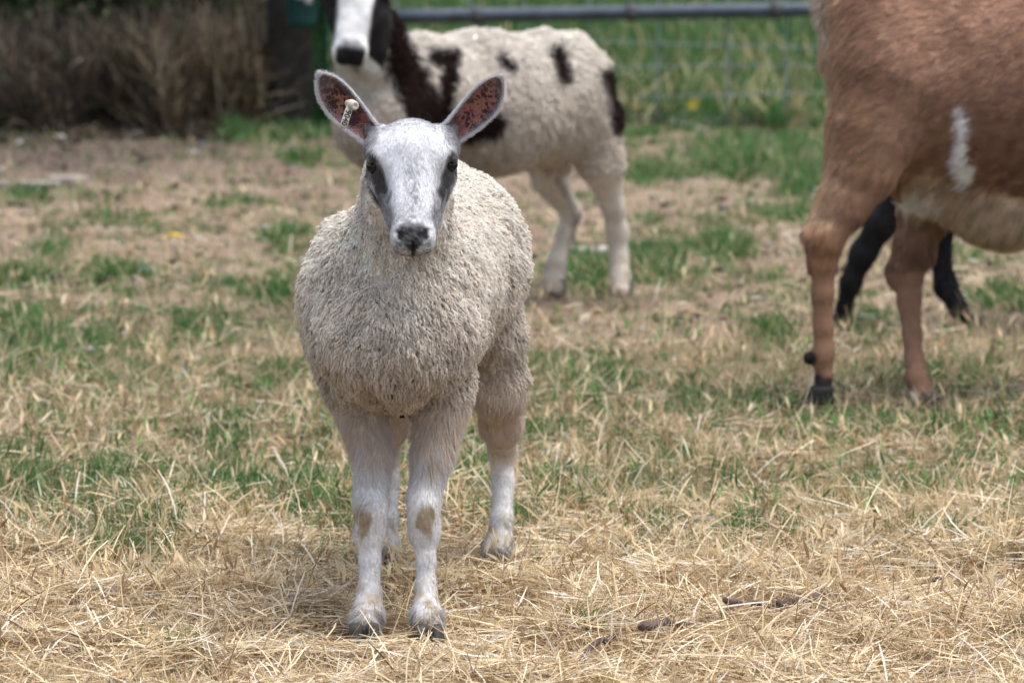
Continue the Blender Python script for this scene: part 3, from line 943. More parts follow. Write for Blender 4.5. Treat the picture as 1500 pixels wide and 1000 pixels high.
        for sx in (-1, 1):
            dn = np.linalg.norm((L - np.array([sx * .0185, .195, -.010])) / np.array([.0062, .010, .008]), axis=1)
            fc = mixc(fc, (.020, .017, .017), sstep(1.15, .75, dn))
        fc = mixc(fc, (.55, .50, .42), sstep(-.068, -.078, w) * (v > .15) * .8)       # chin
        return np.clip(col * (1 - face[:, None]) + fc * face[:, None], .01, .9)

    root = empty('lamb', (P(590, 880, 7.30)[0], 7.30, 0))
    tag(root, 'white faced woolly lamb facing the camera with upright pink ears and a numbered ear tag', 'lamb')
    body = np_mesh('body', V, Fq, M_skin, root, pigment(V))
    vn, area = normals_of(V, Fq)

    # eyes
    for sx in (-1, 1):
        uv_ball('eye', HO + (np.array([sx * .0540 * XS, .056, -.035]) * HS) @ R, (.0125 * HS, .0125 * HS, .0115 * HS), M_eye, root, R)
    # hooves
    for hx, hy, Y, yaw in ((533, 946, None, .05), (628, 948, None, -.05), (724, 840, None, .1), (560, 837, None, .0)):
        g = GP(hx, hy)
        hoof(root, (g[0], g[1] + .020, -0.004), yaw, .046, .030)

    # ears: cupped leaves with a thick rim
    def ear(base, tip, width, facing, inner_dark, labl, sx):
        bow = .0055 * sx
        base, tip = np.asarray(base), np.asarray(tip)
        ax = tip - base; Ln = np.linalg.norm(ax); ax = ax / Ln
        fn = np.asarray(facing, float); fn = fn - ax * (fn @ ax); fn /= np.linalg.norm(fn)
        sd = np.cross(ax, fn)
        nt, nsd = 90, 51
        t = np.linspace(0, 1, nt)[:, None]; s = np.linspace(-1, 1, nsd)[None, :]
        wd = width * np.interp(t, [0, .12, .25, .4, .55, .7, .82, .91, .97, 1.0], [.66, .74, .87, .97, 1.0, .91, .70, .45, .23, .03])
        for _ in range(3): wd[1:-1] = (wd[:-2] + wd[1:-1] * 2 + wd[2:]) / 4
        cup = (0.85 - .50 * t) * wd
        th = .0022 * (1 - .5 * np.abs(s) ** 3)
        def surf(o):
            c = base + ax * (t * Ln)[..., None] + (sd * (s * wd)[..., None]) + fn * ((s ** 2 - .55) * cup)[..., None]
            c = c + sd * (bow * np.sin(np.pi * t))[..., None]
            c = c + fn * (-.014 * np.sin(np.pi * t) + .010 * t ** 2)[..., None] + fn * (o * th)[..., None]
            return c
        A, Bk = surf(1.0), surf(-1.0)
        Vv = np.concatenate([A.reshape(-1, 3), Bk.reshape(-1, 3)])
        fs = []
        M = nt * nsd
        for i in range(nt - 1):
            for j in range(nsd - 1):
                q = [i * nsd + j, i * nsd + j + 1, (i + 1) * nsd + j + 1, (i + 1) * nsd + j]
                fs.append(q[::-1]); fs.append([k + M for k in q])
        for i in range(nt - 1):
            for j in (0, nsd - 1):
                q = [i * nsd + j, (i + 1) * nsd + j, (i + 1) * nsd + j + M, i * nsd + j + M]
                fs.append(q if j else q[::-1])
        for j in range(nsd - 1):
            q = [(nt - 1) * nsd + j, (nt - 1) * nsd + j + 1, (nt - 1) * nsd + j + 1 + M, (nt - 1) * nsd + j + M]
            fs.append(q)
        fs = np.array(fs)
        # pigment: pink skin with dark blotches inside, grey rim, white outside
        T, S = np.broadcast_to(t, (nt, nsd)).ravel(), np.broadcast_to(s, (nt, nsd)).ravel()
        Qa = A.reshape(-1, 3)
        pink = np.tile(np.array([.33, .130, .118]), (M, 1))
        pink = mixc(pink, (.30, .15, .09), sstep(-.2, .8, N3(Qa, .05)) * .6)
        Qw = Qa + .004 * np.stack([N2(Qa, .013), N3(Qa, .013), N1(Qa, .013)], 1)
        b1 = sstep(.30, .60, .75 * N1(Qw, .019) + .55 * N2(Qw[:, ::-1].copy(), .0085) + inner_dark)
        rs = np.random.default_rng(11 + sx)
        tu, su = T * Ln, S * np.repeat(wd.ravel(), nsd)
        b1 = b1 * .35
        for _ in range(150):
            t0 = rs.uniform(.15, 1) ** .8 * Ln; s0 = rs.uniform(-.85, .85) * width; r0 = rs.choice([.0009, .0014, .0022, .0036], p=[.35, .35, .22, .08]) * (1.3 if sx < 0 else .95)
            an = rs.uniform(0, 3.14); du, dv = tu - t0, su - s0
            dd = np.hypot((du * math.cos(an) + dv * math.sin(an)) / 1.5, -du * math.sin(an) + dv * math.cos(an)) / r0
            b1 = np.maximum(b1, sstep(1.35, .75, dd + .18 * N1(Qa, .006)))
        pink = mixc(pink, (.030, .020, .020), b1 * .93)
        canal_shade = sstep(.40, .02, T) * sstep(.75, .2, np.abs(S + .1 * sx))
        pink = mixc(pink, (.09, .030, .028), canal_shade * .8)  # shading of the ear canal painted into the skin colour
        rim = np.maximum(sstep(.90, .99, np.abs(S)), sstep(.95, .99, T))
        pink = mixc(pink, (.12, .11, .125), sstep(.52, .74, np.maximum(np.abs(S), T * .85)) * .55)
        ccol = mixc(pink, (.52, .50, .52), rim)
        back = np.tile(np.array([.64, .63, .64]), (M, 1))
        e = np_mesh('ear', Vv, fs, M_skin, root, np.concatenate([ccol, back]))
        e['label'] = labl
        # short hair: rim and outer side
        en, ea = normals_of(Vv, fs)
        cf = fs[:, 0]; frm = np.where(cf < M, rim[np.minimum(cf, M - 1)] * 3.2 + .0, .8)
        Rr, Rn = sample_surface(Vv, fs, en, ea, 13000, frm)
        out = norm((Rr - (base + ax * ((Rr - base) @ ax)[:, None])))
        tt = ((Rr - base) @ ax) / Ln
        fl = tangent(Rn, np.broadcast_to(ax, Rr.shape) + out * .5)
        edge = sstep(.45, .9, np.abs(((Rr - base) @ sd)) / np.interp(np.clip(tt, 0, 1), t.ravel(), wd.ravel()))
        inside = (Rn @ fn) > .2
        Lh = .0030 + .0022 * edge + rng.random(len(Rr)) * .0015
        Lh = np.where(inside & (edge < .4), .0028, Lh)
        pts = straight_hairs(Rr, Rn, fl, Lh, np.where(edge > .5, .55, .3), 4, .25)
        hc = np.tile(np.array([.74, .73, .75]), (len(Rr), 1))
        hc = np.where((inside & (edge < .5))[:, None], hc * .35, hc) * rng.uniform(.75, 1.1, (len(Rr), 1))
        np_curves('ear_hair', pts, np.array([.00017, .00016, .00012, .00005]), hc, M_coat, e)
        return e, base, ax, sd, fn, Ln
    eL = ear(P(547, 200, 7.020), P(466, 104, 6.985), .0232, (0.22, -1, -.22), .10, 'ear on the viewer\'s left, pierced by the tag, rusty pink inside with black blotches', -1)
    eR = ear(P(655, 202, 7.020), P(738, 109, 6.985), .0232, (-0.22, -1, -.22), -.18, 'ear on the viewer\'s right, clear pink inside with a few black spots', 1)

    # ear tag: a bent strap with a stud and the number 9040
    mt = mat_plain('tag_plastic', (.50, .465, .40), .45, .15, 90, spec=.3)
    mk = mat_plain('tag_print', (.03, .03, .03), .6)
    tp = empty('ear_tag', P(512, 155, 6.94)); adopt(tp, root)
    p0, p1 = P(514, 152, 6.958), P(502, 188, 6.945)
    axd = norm(p1 - p0); fw = np.array([0, -1, 0.0]); fw = norm(fw - axd * (fw @ axd)); sdv = np.cross(axd, fw)
    LL = np.linalg.norm(p1 - p0); hw, ht = .0052, .0011
    prof = []
    for tt in np.linspace(0, 1, 12):
        ww = hw * (1 - (max(tt - .9, 0) / .1) ** 2 * .35)
        cpt = p0 + axd * (tt * LL) + fw * (.002 * math.sin(tt * 3.1))
        prof.append([cpt + sdv * a_ * ww + fw * b_ * ht for a_, b_ in ((-1, -1), (-.85, 1), (.85, 1), (1, -1))])
    Vt = np.array(prof).reshape(-1, 3); ft = []
    for i in range(11):
        for j in range(4):
            ft.append([i * 4 + j, i * 4 + (j + 1) % 4, (i + 1) * 4 + (j + 1) % 4, (i + 1) * 4 + j])
    ft.append([3, 2, 1, 0]); ft.append([44, 45, 46, 47])
    strap = np_mesh('tag_strap', Vt, np.array(ft), mt, None, smooth=False)
    strap.parent = tp; strap.matrix_parent_inverse = Matrix.Translation(-Vector(tp.location))
    # stud: short stepped barrel pointing to the camera and a little to the right
    dirn = norm(np.array([.42, -.9, -.08])); s0 = P(514, 153, 6.962)
    u1 = norm(np.cross(dirn, (0, 0, 1))); u2 = np.cross(u1, dirn)
    Vs = []; fs2 = []
    prof2 = [(-.012, .0045), (.0, .0072), (.006, .0072), (.009, .0066), (.0135, .0064), (.0150, .0058), (.0150, .0030), (.0138, .0022), (.0138, .0001)]
    for d_, r_ in prof2:
        for j in range(16):
            a_ = j / 16 * 2 * math.pi
            Vs.append(s0 + dirn * d_ + (u1 * math.cos(a_) + u2 * math.sin(a_)) * r_)
    for i in range(len(prof2) - 1):
        for j in range(16):
            fs2.append([i * 16 + j, (i + 1) * 16 + j, (i + 1) * 16 + (j + 1) % 16, i * 16 + (j + 1) % 16])
    stud = np_mesh('tag_stud', np.array(Vs), np.array(fs2), mt, None)
    stud.parent = tp; stud.matrix_parent_inverse = Matrix.Translation(-Vector(tp.location))
    tc = bpy.data.curves.new('lettering', 'FONT'); tc.body = '9040'; tc.size = .0112; tc.extrude = .0002
    tc.align_x = 'CENTER'; tc.align_y = 'CENTER'; tc.offset = .0002; tc.space_character = 1.05
    tmp = link(bpy.data.objects.new('lettering_curve', tc))
    me = bpy.data.meshes.new_from_object(tmp.evaluated_get(bpy.context.evaluated_depsgraph_get()))
    bpy.data.objects.remove(tmp)
    me.name = 'lettering'; me.materials.clear(); me.materials.append(mk)
    to = link(bpy.data.objects.new('lettering', me))
    xax = Vector(axd); zax = Vector(fw); yax = zax.cross(xax)
    mw = Matrix((xax, yax, zax)).transposed().to_4x4()
    mw.translation = Vector(p0 + axd * (LL * .60) + fw * (ht + .0024))
    me.transform(mw)
    to.parent = tp; to.matrix_parent_inverse = Matrix.Translation(-Vector(tp.location))

    # dark burr dangling from the belly wool
    bc = P(590, 607, 7.16)
    bo = rock('burr', bc, (.011, .010, .011), mat_plain('burr', (.025, .014, .010), .8, .3, 90), 3, 10, 6); adopt(bo, root)
    bv, bf = tube([bc + np.array([.0, 0, .03]) * (1 - t) + np.array([.010, 0, -.004]) * t * t for t in np.linspace(0, 1, 6)], .0009, 5)
    np_mesh('burr_stalk', bv, bf, bpy.data.materials['burr'], root)

    # ---- fleece
    cen = V[Fq[:, 0]]
    face, wool = masks(cen)
    vw = view_weight(V, Fq, vn, .22)
    down = np.array([0, 0, -1.0])
    n = 56000
    Rr, Rn = sample_surface(V, Fq, vn, area, n, np.clip(wool - .12, 0, 1) * vw + 1e-6)
    nn = norm(Rn + rng.normal(size=Rn.shape) * .15)
    back = sstep(.52, .63, Rr[:, 2])[:, None]
    fl = np.stack([.35 * (Rr[:, 0] + .15) / .13, .25 * sstep(7.0, 7.4, Rr[:, 1]), -1.0 + 0 * Rr[:, 0]], 1)
    fl = fl + .30 * np.stack([N1(Rr, .05), N2(Rr, .05), N3(Rr, .05)], 1) * (.5 + back)
    fl = tangent(nn, fl)
    L = (.0118 + .0018 * N3(Rr, .12)) * rng.uniform(.75, 1.25, n) * (1 - .35 * back[:, 0])
    L *= np.where(Rr[:, 2] > .60, .8, 1.0)
    L *= sstep(.0, .8, masks(Rr)[1]) * .4 + .6
    L *= np.where(Rr[:, 1] > 7.34, .45 + .55 * sstep(.24, .38, Rr[:, 2]), 1)
    L = np.where((loc(Rr)[:, 2] > -.16) & (Rr[:, 2] > .6), L * .65, L)
    lift = np.clip(.58 + .12 * rng.normal(size=n) + .15 * back[:, 0], .25, .9)
    pts, idx = locks(Rr, nn, fl, L, lift, 8, rng.uniform(.0011, .0026, n), rng.uniform(.0005, .0012, n), 1.5, 7, .6)
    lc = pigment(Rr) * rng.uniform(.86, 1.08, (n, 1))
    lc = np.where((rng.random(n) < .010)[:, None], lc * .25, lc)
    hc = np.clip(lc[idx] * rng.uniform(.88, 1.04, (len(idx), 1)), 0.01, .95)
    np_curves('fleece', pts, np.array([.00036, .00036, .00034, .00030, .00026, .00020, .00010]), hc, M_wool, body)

    # ---- short coat of face and legs
    n = 70000
    low = (cen[:, 2] < .33) * 1.0
    Ls = loc(cen)
    bald = sstep(1.15, .9, np.linalg.norm((np.stack([np.abs(Ls[:, 0]), Ls[:, 1], Ls[:, 2]], 1) - np.array([0, .200, -.028])) / np.array([.031, .024, .030]), axis=1))
    eyez = sstep(1.2, .9, np.linalg.norm((np.stack([np.abs(Ls[:, 0]), Ls[:, 1], Ls[:, 2]], 1) - np.array([.060, .059, -.033])) / .014, axis=1))
    wt = (1 - wool) * (face + .75) * vw * (1 - bald) * (1 - eyez)
    Rr, Rn = sample_surface(V, Fq, vn, area, n, wt + 1e-9)
    fc, wl = masks(Rr)
    Lr = loc(Rr)
    fface = R[1][None] * 1.0 + R[0][None] * (Lr[:, 0:1] * 9 + .35 * N2(Lr, .035)[:, None])
    fleg = np.array([[0, 0, -1.0]]) + .15 * np.stack([N1(Rr, .06), N2(Rr, .06), N3(Rr, .06)], 1)
    fl = tangent(Rn, fface * fc[:, None] + fleg * (1 - fc[:, None]))
    L = np.where(fc > .5, .0052, .0065 + .010 * sstep(.17, .28, Rr[:, 2])) * rng.uniform(.7, 1.2, n)
    L = np.where((fc > .5) & (Lr[:, 1] > .16), L * .55, L)
    L = np.where((pigment(Rr).sum(1) < .30) & (fc > .5) & (Lr[:, 1] > .16), .0012, L)
    L = np.where(Rr[:, 2] < .045, L * 1.9, L)
    lift = np.where(fc > .5, .28, .25 + .2 * sstep(.15, .28, Rr[:, 2]))
    pts = straight_hairs(Rr, Rn, fl, L, lift, 4, .16)
    hc = np.clip(pigment(Rr) * rng.uniform(.75, 1.12, (n, 1)), .01, .92)
    np_curves('short_coat', pts, np.array([.00024, .00022, .00018, .00008]), hc, M_coat, body)
    return root
build_white_lamb()
# ------------------------------------------------------------------ the animals behind
def add_px(b, pts, ks=.015):
    """chain of (px, py, Y, radius in px)"""
    for (x0, y0, Y0, r0), (x1, y1, Y1, r1) in zip(pts[:-1], pts[1:]):
        b.cone(P(x0, y0, Y0), P(x1, y1, Y1), Rp(r0, Y0), Rp(r1, Y1), ks)

def build_spotted_sheep():
    b = Body(); sc_ = 11.2 / F
    # trunk from shoulder to rump
    b.ball(P(610, 140, 11.1), (.15, .125, .135), .04)
    b.ball(P(560, 165, 10.98), (.105, .11, .125), .05)
    b.ball(P(705, 152, 11.22), (.19, .140, .162), .04)
    b.ball(P(792, 144, 11.33), (.15, .13, .150), .04)
    b.ball(P(842, 130, 11.38), (.062, .12, .122), .04)
    # neck
    add_px(b, [(570, 150, 11.05, 60), (545, 70, 10.92, 46), (532, 20, 10.86, 38)], .04)
    # hind legs: near one at the viewer's right
    add_px(b, [(862, 180, 11.36, 50), (880, 240, 11.36, 30), (897, 300, 11.40, 15), (904, 338, 11.43, 13.5), (907, 375, 11.43, 10.5), (908, 402, 11.42, 12), (908, 425, 11.40, 13)], .02)
    add_px(b, [(800, 200, 11.50, 46), (806, 262, 11.50, 25), (837, 312, 11.52, 12), (829, 342, 11.52, 11), (815, 385, 11.50, 11), (811, 412, 11.49, 13), (811, 424, 11.48, 13)], .02)
    # front legs
    add_px(b, [(575, 210, 10.98, 34), (566, 290, 10.98, 20), (566, 350, 10.98, 15), (568, 400, 10.98, 11), (568, 440, 10.97, 13)], .02)
    add_px(b, [(620, 210, 11.18, 34), (618, 290, 11.18, 20), (616, 350, 11.18, 15), (616, 400, 11.18, 11), (616, 432, 11.18, 13)], .02)
    b.cone(P(872, 100, 11.42), P(889, 190, 11.44), .034, .024, .02)      # tail held down
    HO = P(527, -56, 10.84); R = rot_frame((-.08, -.36, -.90), (1, 0.10, -.06)); HS = 1.02
    head_sdf(b, HO, R, HS, 1.15)
    V, Fq = b.mesh(.0048, lambda Q: (sstep(.27, .33, Q[:, 2]) * .0012 * N1(Q, .05)).astype(np.float32))
    V = smooth_mesh(V, Fq, 1, .4)
    def seg(px, py, pts, w):
        d = np.full(len(px), 99.)
        for (x0, y0), (x1, y1) in zip(pts[:-1], pts[1:]):
            vx, vy = x1 - x0, y1 - y0; t = np.clip(((px - x0) * vx + (py - y0) * vy) / (vx * vx + vy * vy), 0, 1)
            d = np.minimum(d, np.hypot(px - x0 - t * vx, py - y0 - t * vy))
        return d / w
    def isface(Q):
        L = to_local(Q, HO, R, HS, 1.15)
        L = L * np.array([1.15, 1, 1]); A0, B0 = np.array([0, .02, -.035]), np.array([0, .20, -.040]); ab = B0 - A0
        h = np.clip(((L - A0) @ ab) / (ab @ ab), 0, 1)
        return sstep(.096, .084, np.linalg.norm(L - A0 - h[:, None] * ab, axis=1)) * sstep(-.100, -.086, L[:, 2])
    def pigment(Q):
        px, py = pix(Q); n = len(Q); face = isface(Q)
        noi = N1(Q, .03) * .12
        c = np.tile(np.array([.78, .735, .665]), (n, 1)) * (1 + .06 * N2(Q, .05))[:, None]
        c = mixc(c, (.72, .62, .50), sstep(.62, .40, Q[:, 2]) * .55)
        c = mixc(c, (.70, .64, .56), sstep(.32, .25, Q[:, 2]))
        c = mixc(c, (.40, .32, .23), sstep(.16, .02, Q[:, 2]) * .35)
        brown = np.array([.030, .017, .014])
        d = seg(px, py, [(578, -20), (583, 60), (600, 110), (612, 150), (640, 172)], 1); wdt = np.interp(py, [-20, 60, 110, 160], [14, 17, 29, 26])
        m = sstep(1.15, .85, d / wdt + noi)
        m = np.maximum(m, sstep(1.15, .8, seg(px, py, [(640, 84), (664, 82), (655, 130), (650, 170)], 13) + noi))
        m = np.maximum(m, sstep(1.15, .8, seg(px, py, [(736, 86), (750, 100)], 7) + noi))
        m = np.maximum(m, sstep(1.15, .8, seg(px, py, [(817, 78), (828, 114)], 12) + noi))
        m = np.maximum(m, sstep(1.15, .8, seg(px, py, [(893, 112), (906, 150), (909, 188)], 13) + noi))
        m = np.maximum(m, sstep(1.15, .8, seg(px, py, [(690, 200), (728, 180), (722, 195)], 15) + noi))
        c = mixc(c, (.36, .29, .22), sstep(170, 240, py) * sstep(790, 700, px) * np.clip(.4 + .4 * N2(Q, .02), 0, .8))
        m = np.maximum(m, sstep(1.2, .7, seg(px, py, [(818, 262), (846, 312), (840, 345)], 6)) * (Q[:, 1] > 11.44) * .4)
        c = mixc(c, brown, m)
        L = to_local(Q, HO, R, HS, 1.15); x, v, w = L[:, 0], L[:, 1], L[:, 2]
        f = np.tile(np.array([.80, .79, .78]), (n, 1))
        blaze = .036 - .06 * np.abs(v - .05) * (v > .05)
        f = mixc(f, (.018, .014, .014), sstep(-.004, .006, np.abs(x) - np.interp(v, [0, .05, .12, .18, .22], [.030, .033, .029, .031, .09])))
        f = mixc(f, (.012, .012, .014), sstep(.178, .192, v) * sstep(.030, .024, np.abs(x) + .3 * np.clip(.188 - v, 0, 1)))
        f = mixc(f, (.22, .20, .21), sstep(.160, .178, v) * sstep(.192, .182, v) * sstep(.022, .012, np.abs(x)) * .7)
        return np.clip(c * (1 - face[:, None]) + f * face[:, None], .008, .9)
    root = empty('sheep', (P(740, 440, 11.3)[0], 11.25, 0))
    tag(root, 'cream sheep with dark brown patches and a white blaze standing behind the lamb', 'sheep')
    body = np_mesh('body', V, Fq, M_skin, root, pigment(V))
    vn, area = normals_of(V, Fq)
    for sx in (-1, 1):
        uv_ball('eye', HO + (np.array([sx * .062, .059, -.033]) * HS) @ R, .0128, M_eye, root, R)
        # ears droop sideways, dark
        s0 = HO + (np.array([sx * .062, .005, -.055]) * HS) @ R
        pts = [s0 + np.array([sx * t * .11, .01 * t, .015 * math.sin(3 * t)]) for t in np.linspace(0, 1, 9)]
        Vq, Fe = tube(pts, np.array([.014, .020, .025, .028, .029, .026, .021, .014, .005]), 12)
        c0 = np.mean(Vq, axis=0); Vq[:, 1] = c0[1] + (Vq[:, 1] - c0[1]) * .35
        np_mesh('ear', Vq, Fe, M_skin, root, np.tile([.03, .022, .02], (len(Vq), 1)))
    for hx, hy, Yh in ((908, 438, None), (811, 436, None), (568, 455, None), (616, 446, None)):
        g = GP(hx, hy - 4) if hx > 700 else P(hx, hy, 10.97 if hx < 600 else 11.18); hoof(root, (g[0], g[1], .002), -.9, .048, name='hoof')
    cen = V[Fq[:, 0]]; vw = view_weight(V, Fq, vn, .2); fc = isface(cen)
    n = 34000
    Rr, Rn = sample_surface(V, Fq, vn, area, n, (1 - fc) * sstep(.27, .34, cen[:, 2]) * vw + 1e-8)
    nn = norm(Rn + rng.normal(size=Rn.shape) * .22)
    fl = tangent(nn, np.array([[.15, 0, -1.0]]) + .5 * np.stack([N1(Rr, .06), N2(Rr, .06), N3(Rr, .06)], 1))
    pts, idx = locks(Rr, nn, fl, .0115 * rng.uniform(.7, 1.3, n), np.full(n, .58), 9, rng.uniform(.0018, .0032, n), rng.uniform(.0006, .0013, n), 1.8, 6, .6)
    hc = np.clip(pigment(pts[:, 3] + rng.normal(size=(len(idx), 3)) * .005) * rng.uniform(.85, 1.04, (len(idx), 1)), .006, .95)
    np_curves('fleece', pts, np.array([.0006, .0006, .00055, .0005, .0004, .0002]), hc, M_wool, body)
    n = 22000
    Rr, Rn = sample_surface(V, Fq, vn, area, n, np.maximum(fc, sstep(.34, .28, cen[:, 2])) * vw + 1e-8)
    fr = isface(Rr)[:, None]
    fl = tangent(Rn, R[1][None] * fr + np.array([[0, 0, -1.0]]) * (1 - fr))
    pts = straight_hairs(Rr, Rn, fl, np.where(fr[:, 0] > .5, .006, .010) * rng.uniform(.7, 1.3, n), np.full(n, .3), 4, .18)
    np_curves('short_coat', pts, np.array([.0004, .0004, .0003, .0001]), np.clip(pigment(Rr) * rng.uniform(.8, 1.15, (n, 1)), .006, .9), M_coat, body)
build_spotted_sheep()

def build_brown_goat():
    b = Body()
    # trunk, seen from its right side, head beyond the right edge of the frame
    b.ball(P(1345, 95, 9.62), (.165, .15, .185), .05)
    b.ball(P(1288, 75, 9.60), (.095, .13, .150), .05)
    b.ball(P(1420, 125, 9.62), (.22, .165, .205), .05)
    b.ball(P(1560, 130, 9.62), (.24, .175, .225), .05)
    b.ball(P(1700, 120, 9.60), (.20, .15, .215), .05)
    b.ball(P(1465, 318, 9.62), (.075, .05, .045), .04)                       # udder and belly
    b.cone(P(1345, 262, 9.62), P(1480, 318, 9.62), .055, .040, .06)
    # near hind leg (viewer's left): thigh, hock behind, cannon, fetlock
    add_px(b, [(1302, 120, 9.52, 82), (1276, 190, 9.50, 62)], .05)
    add_px(b, [(1276, 190, 9.50, 62), (1262, 245, 9.49, 50), (1236, 300, 9.47, 33), (1212, 350, 9.45, 20), (1205, 388, 9.45, 20)], .03)
    b.cone(P(1181, 342, 9.455), P(1226, 262, 9.48), .0085, .020, .014)
    b.cone(P(1181, 342, 9.455), P(1200, 392, 9.45), .0085, .016, .012)
    add_px(b, [(1206, 388, 9.45, 18.5), (1205, 430, 9.45, 16), (1206, 480, 9.45, 14), (1206, 515, 9.45, 15), (1204, 528, 9.45, 14), (1207, 550, 9.45, 11.5), (1205, 568, 9.44, 13)], .012)
    b.ball(P(1186, 524, 9.45), (.013, .013, .012), .006)
    # far hind leg stepping forward
    add_px(b, [(1350, 220, 9.72, 62), (1355, 300, 9.72, 36), (1340, 360, 9.72, 26), (1330, 400, 9.72, 23)], .03)
    b.ball(P(1313, 402, 9.72), (.020, .018, .026), .03)
    add_px(b, [(1330, 400, 9.72, 23), (1332, 440, 9.70, 17), (1336, 490, 9.66, 13.5), (1340, 530, 9.62, 14), (1344, 556, 9.58, 16), (1352, 582, 9.56, 16)], .012)
    # fore legs (right of the frame)
    for px, Yl, ln in ((1660, 9.50, 0), (1725, 9.72, 12)):
        add_px(b, [(px, 190, Yl, 62), (px + 4, 300, Yl, 40), (px + 6, 400, Yl, 27), (px + 2, 450, Yl, 23), (px + 2, 520, Yl, 17), (px, 560, Yl, 20), (px + 4, 580 - ln, Yl, 19)], .02)
    # neck and head
    add_px(b, [(1740, 90, 9.60, 85), (1810, -20, 9.60, 62), (1850, -100, 9.60, 52)], .05)
    HO = P(1850, -160, 9.60); R = rot_frame((.80, -.15, -.55), (0.18, -1, 0)); head_sdf(b, HO, R, 1.15)
    # tail held up
    b.cone(P(1226, 20, 9.60), P(1212, -45, 9.62), .024, .018, .03)
    V, Fq = b.mesh(.0056); V = smooth_mesh(V, Fq, 2, .5)
    def pigment(Q):
        px, py = pix(Q); n = len(Q); noi = N1(Q, .07); n2 = N2(Q, .03)
        c = np.tile(np.array([.30, .165, .104]), (n, 1))
        c = mixc(c, (.37, .225, .155), np.clip(.45 + .18 * noi, 0, 1) * .7)
        c = mixc(c, (.215, .105, .065), sstep(150, 20, np.hypot((px - 1500) * .8, py - 235)) * .75)
        c = mixc(c, (.58, .40, .26), sstep(1248, 1203, px + 6 * n2) * sstep(400, 300, py) * .8)                 # pale back of the thigh
        c = mixc(c, (.54, .35, .20), sstep(70, 20, np.abs(px - 1280)) * sstep(90, 160, py) * sstep(330, 240, py) * .25)
        leg = sstep(330, 380, py + 8 * n2)
        c = mixc(c, (.265, .145, .090), leg)
        c = mixc(c, (.36, .19, .09), sstep(35, 12, np.hypot(px - 1205, (py - 360) * .7)) * .6)
        bel = sstep(245, 300, py - .20 * (px - 1400) * (px < 1400) - .12 * (px - 1400) * (px > 1400) + 10 * n2) * (px > 1322) * (py < 372)
        bel = bel * np.where(Q[:, 1] > 9.66, sstep(330, 300, py), 1) * np.where((px < 1400) & (py > 320), 0, 1)
        c = mixc(c, (.56, .42, .28), bel * .9)
        c = mixc(c, (.90, .86, .82), sstep(1.2, .6, np.hypot((px - 1352) / 38, (py - 294) / 19) + .15 * n2) * .9)
        mx = np.interp(py, [155, 200, 230, 272], [1412, 1411, 1411, 1420]); mw = np.interp(py, [150, 165, 225, 245, 275], [5, 9, 9, 15, 9])
        c = mixc(c, (.80, .78, .78), sstep(1.3, .75, np.abs(px - mx) / mw + .25 * N1(Q, .035)) * sstep(148, 162, py) * sstep(280, 268, py))
        c = mixc(c, (.66, .58, .50), sstep(1222, 1206, px) * sstep(72, 40, py) * .85)
        # black fetlocks and the pale pastern of the far leg
        blk = sstep(14, 8, np.hypot(px - 1186, py - 524))
        blk = np.maximum(blk, sstep(540, 556, py + 4 * n2) * (px < 1240))
        c = mixc(c, (.015, .012, .012), blk)
        c = mixc(c, (.75, .72, .70), sstep(11, 6, np.hypot((px - 1335) * .8, py - 581)))
        c = mixc(c, (.02, .016, .015), sstep(8, 4, np.hypot(px - 1324, py - 578)))
        return np.clip(c, .01, .9)
    root = empty('goat', (P(1430, 590, 9.6)[0], 9.6, 0))
    tag(root, 'large reddish brown goat with a white flank stripe, standing at the right edge', 'goat')
    body = np_mesh('body', V, Fq, M_skin, root, pigment(V))
    for sx in (-1, 1): uv_ball('eye', HO + (np.array([sx * .0535, .059, -.033]) * 1.15) @ R, .0145, M_eye, root, R)
    for sx in (-1, 1):
        s0 = HO + (np.array([sx * .05, .01, -.05]) * 1.15) @ R
        pts = [s0 + np.array([-.02 * t, sx * -.12 * t, .03 * t]) for t in np.linspace(0, 1, 8)]
        Vq, Fe = tube(pts, np.array([.015, .022, .027, .030, .029, .024, .016, .004]), 12); zc = Vq[:, 0].mean(); Vq[:, 0] = zc + (Vq[:, 0] - zc) * .4
        np_mesh('ear', Vq, Fe, M_skin, root, np.tile([.22, .11, .07], (len(Vq), 1)))
    M_dark = mat_plain('dark_hoof', (.016, .014, .013), .7, .3, 90)
    g = P(1203, 590, 9.43); hoof(root, (g[0] - .006, g[1], .020), -1.45, .044, .034, .056, mat=M_dark)
    g = GP(1358, 600); hoof(root, (g[0], g[1], .002), -1.5, .042, .030, .050)
    for px, Yl in ((1664, 9.50), (1729, 9.72)): g = P(px, 600, Yl); hoof(root, (g[0], g[1], .0), -1.5, .054)
    vn, area = normals_of(V, Fq)
    cen = V[Fq[:, 0]]; vw = view_weight(V, Fq, vn, .15); px, py = pix(cen)
    n = 110000
    Rr, Rn = sample_surface(V, Fq, vn, area, n, vw * np.where(px > 1560, .3, 1))
    px, py = pix(Rr)
    # coat lies backwards and down
    fl = np.stack([np.full(n, -.9), 0 * px, -.45 - .9 * sstep(160, 330, py)], 1)
    fl[:, 0] *= sstep(420, 250, py) * .8 + .1
    fl += .07 * np.stack([N1(Rr, .15), N2(Rr, .15), N3(Rr, .15)], 1)
    fl = tangent(Rn, fl)
    L = np.where(py > 390, .006, .016) * rng.uniform(.7, 1.2, n)
    L = np.where((py > 265) & (py < 375) & (px > 1330), .030 * rng.uniform(.6, 1.2, n), L)
    L = np.where((px < 1216) & (py < 75), .040, L)
    pts = straight_hairs(Rr, Rn, fl, L, np.full(n, .16) + .05 * np.clip(N2(Rr, .05), -1, 1), 5, .10)
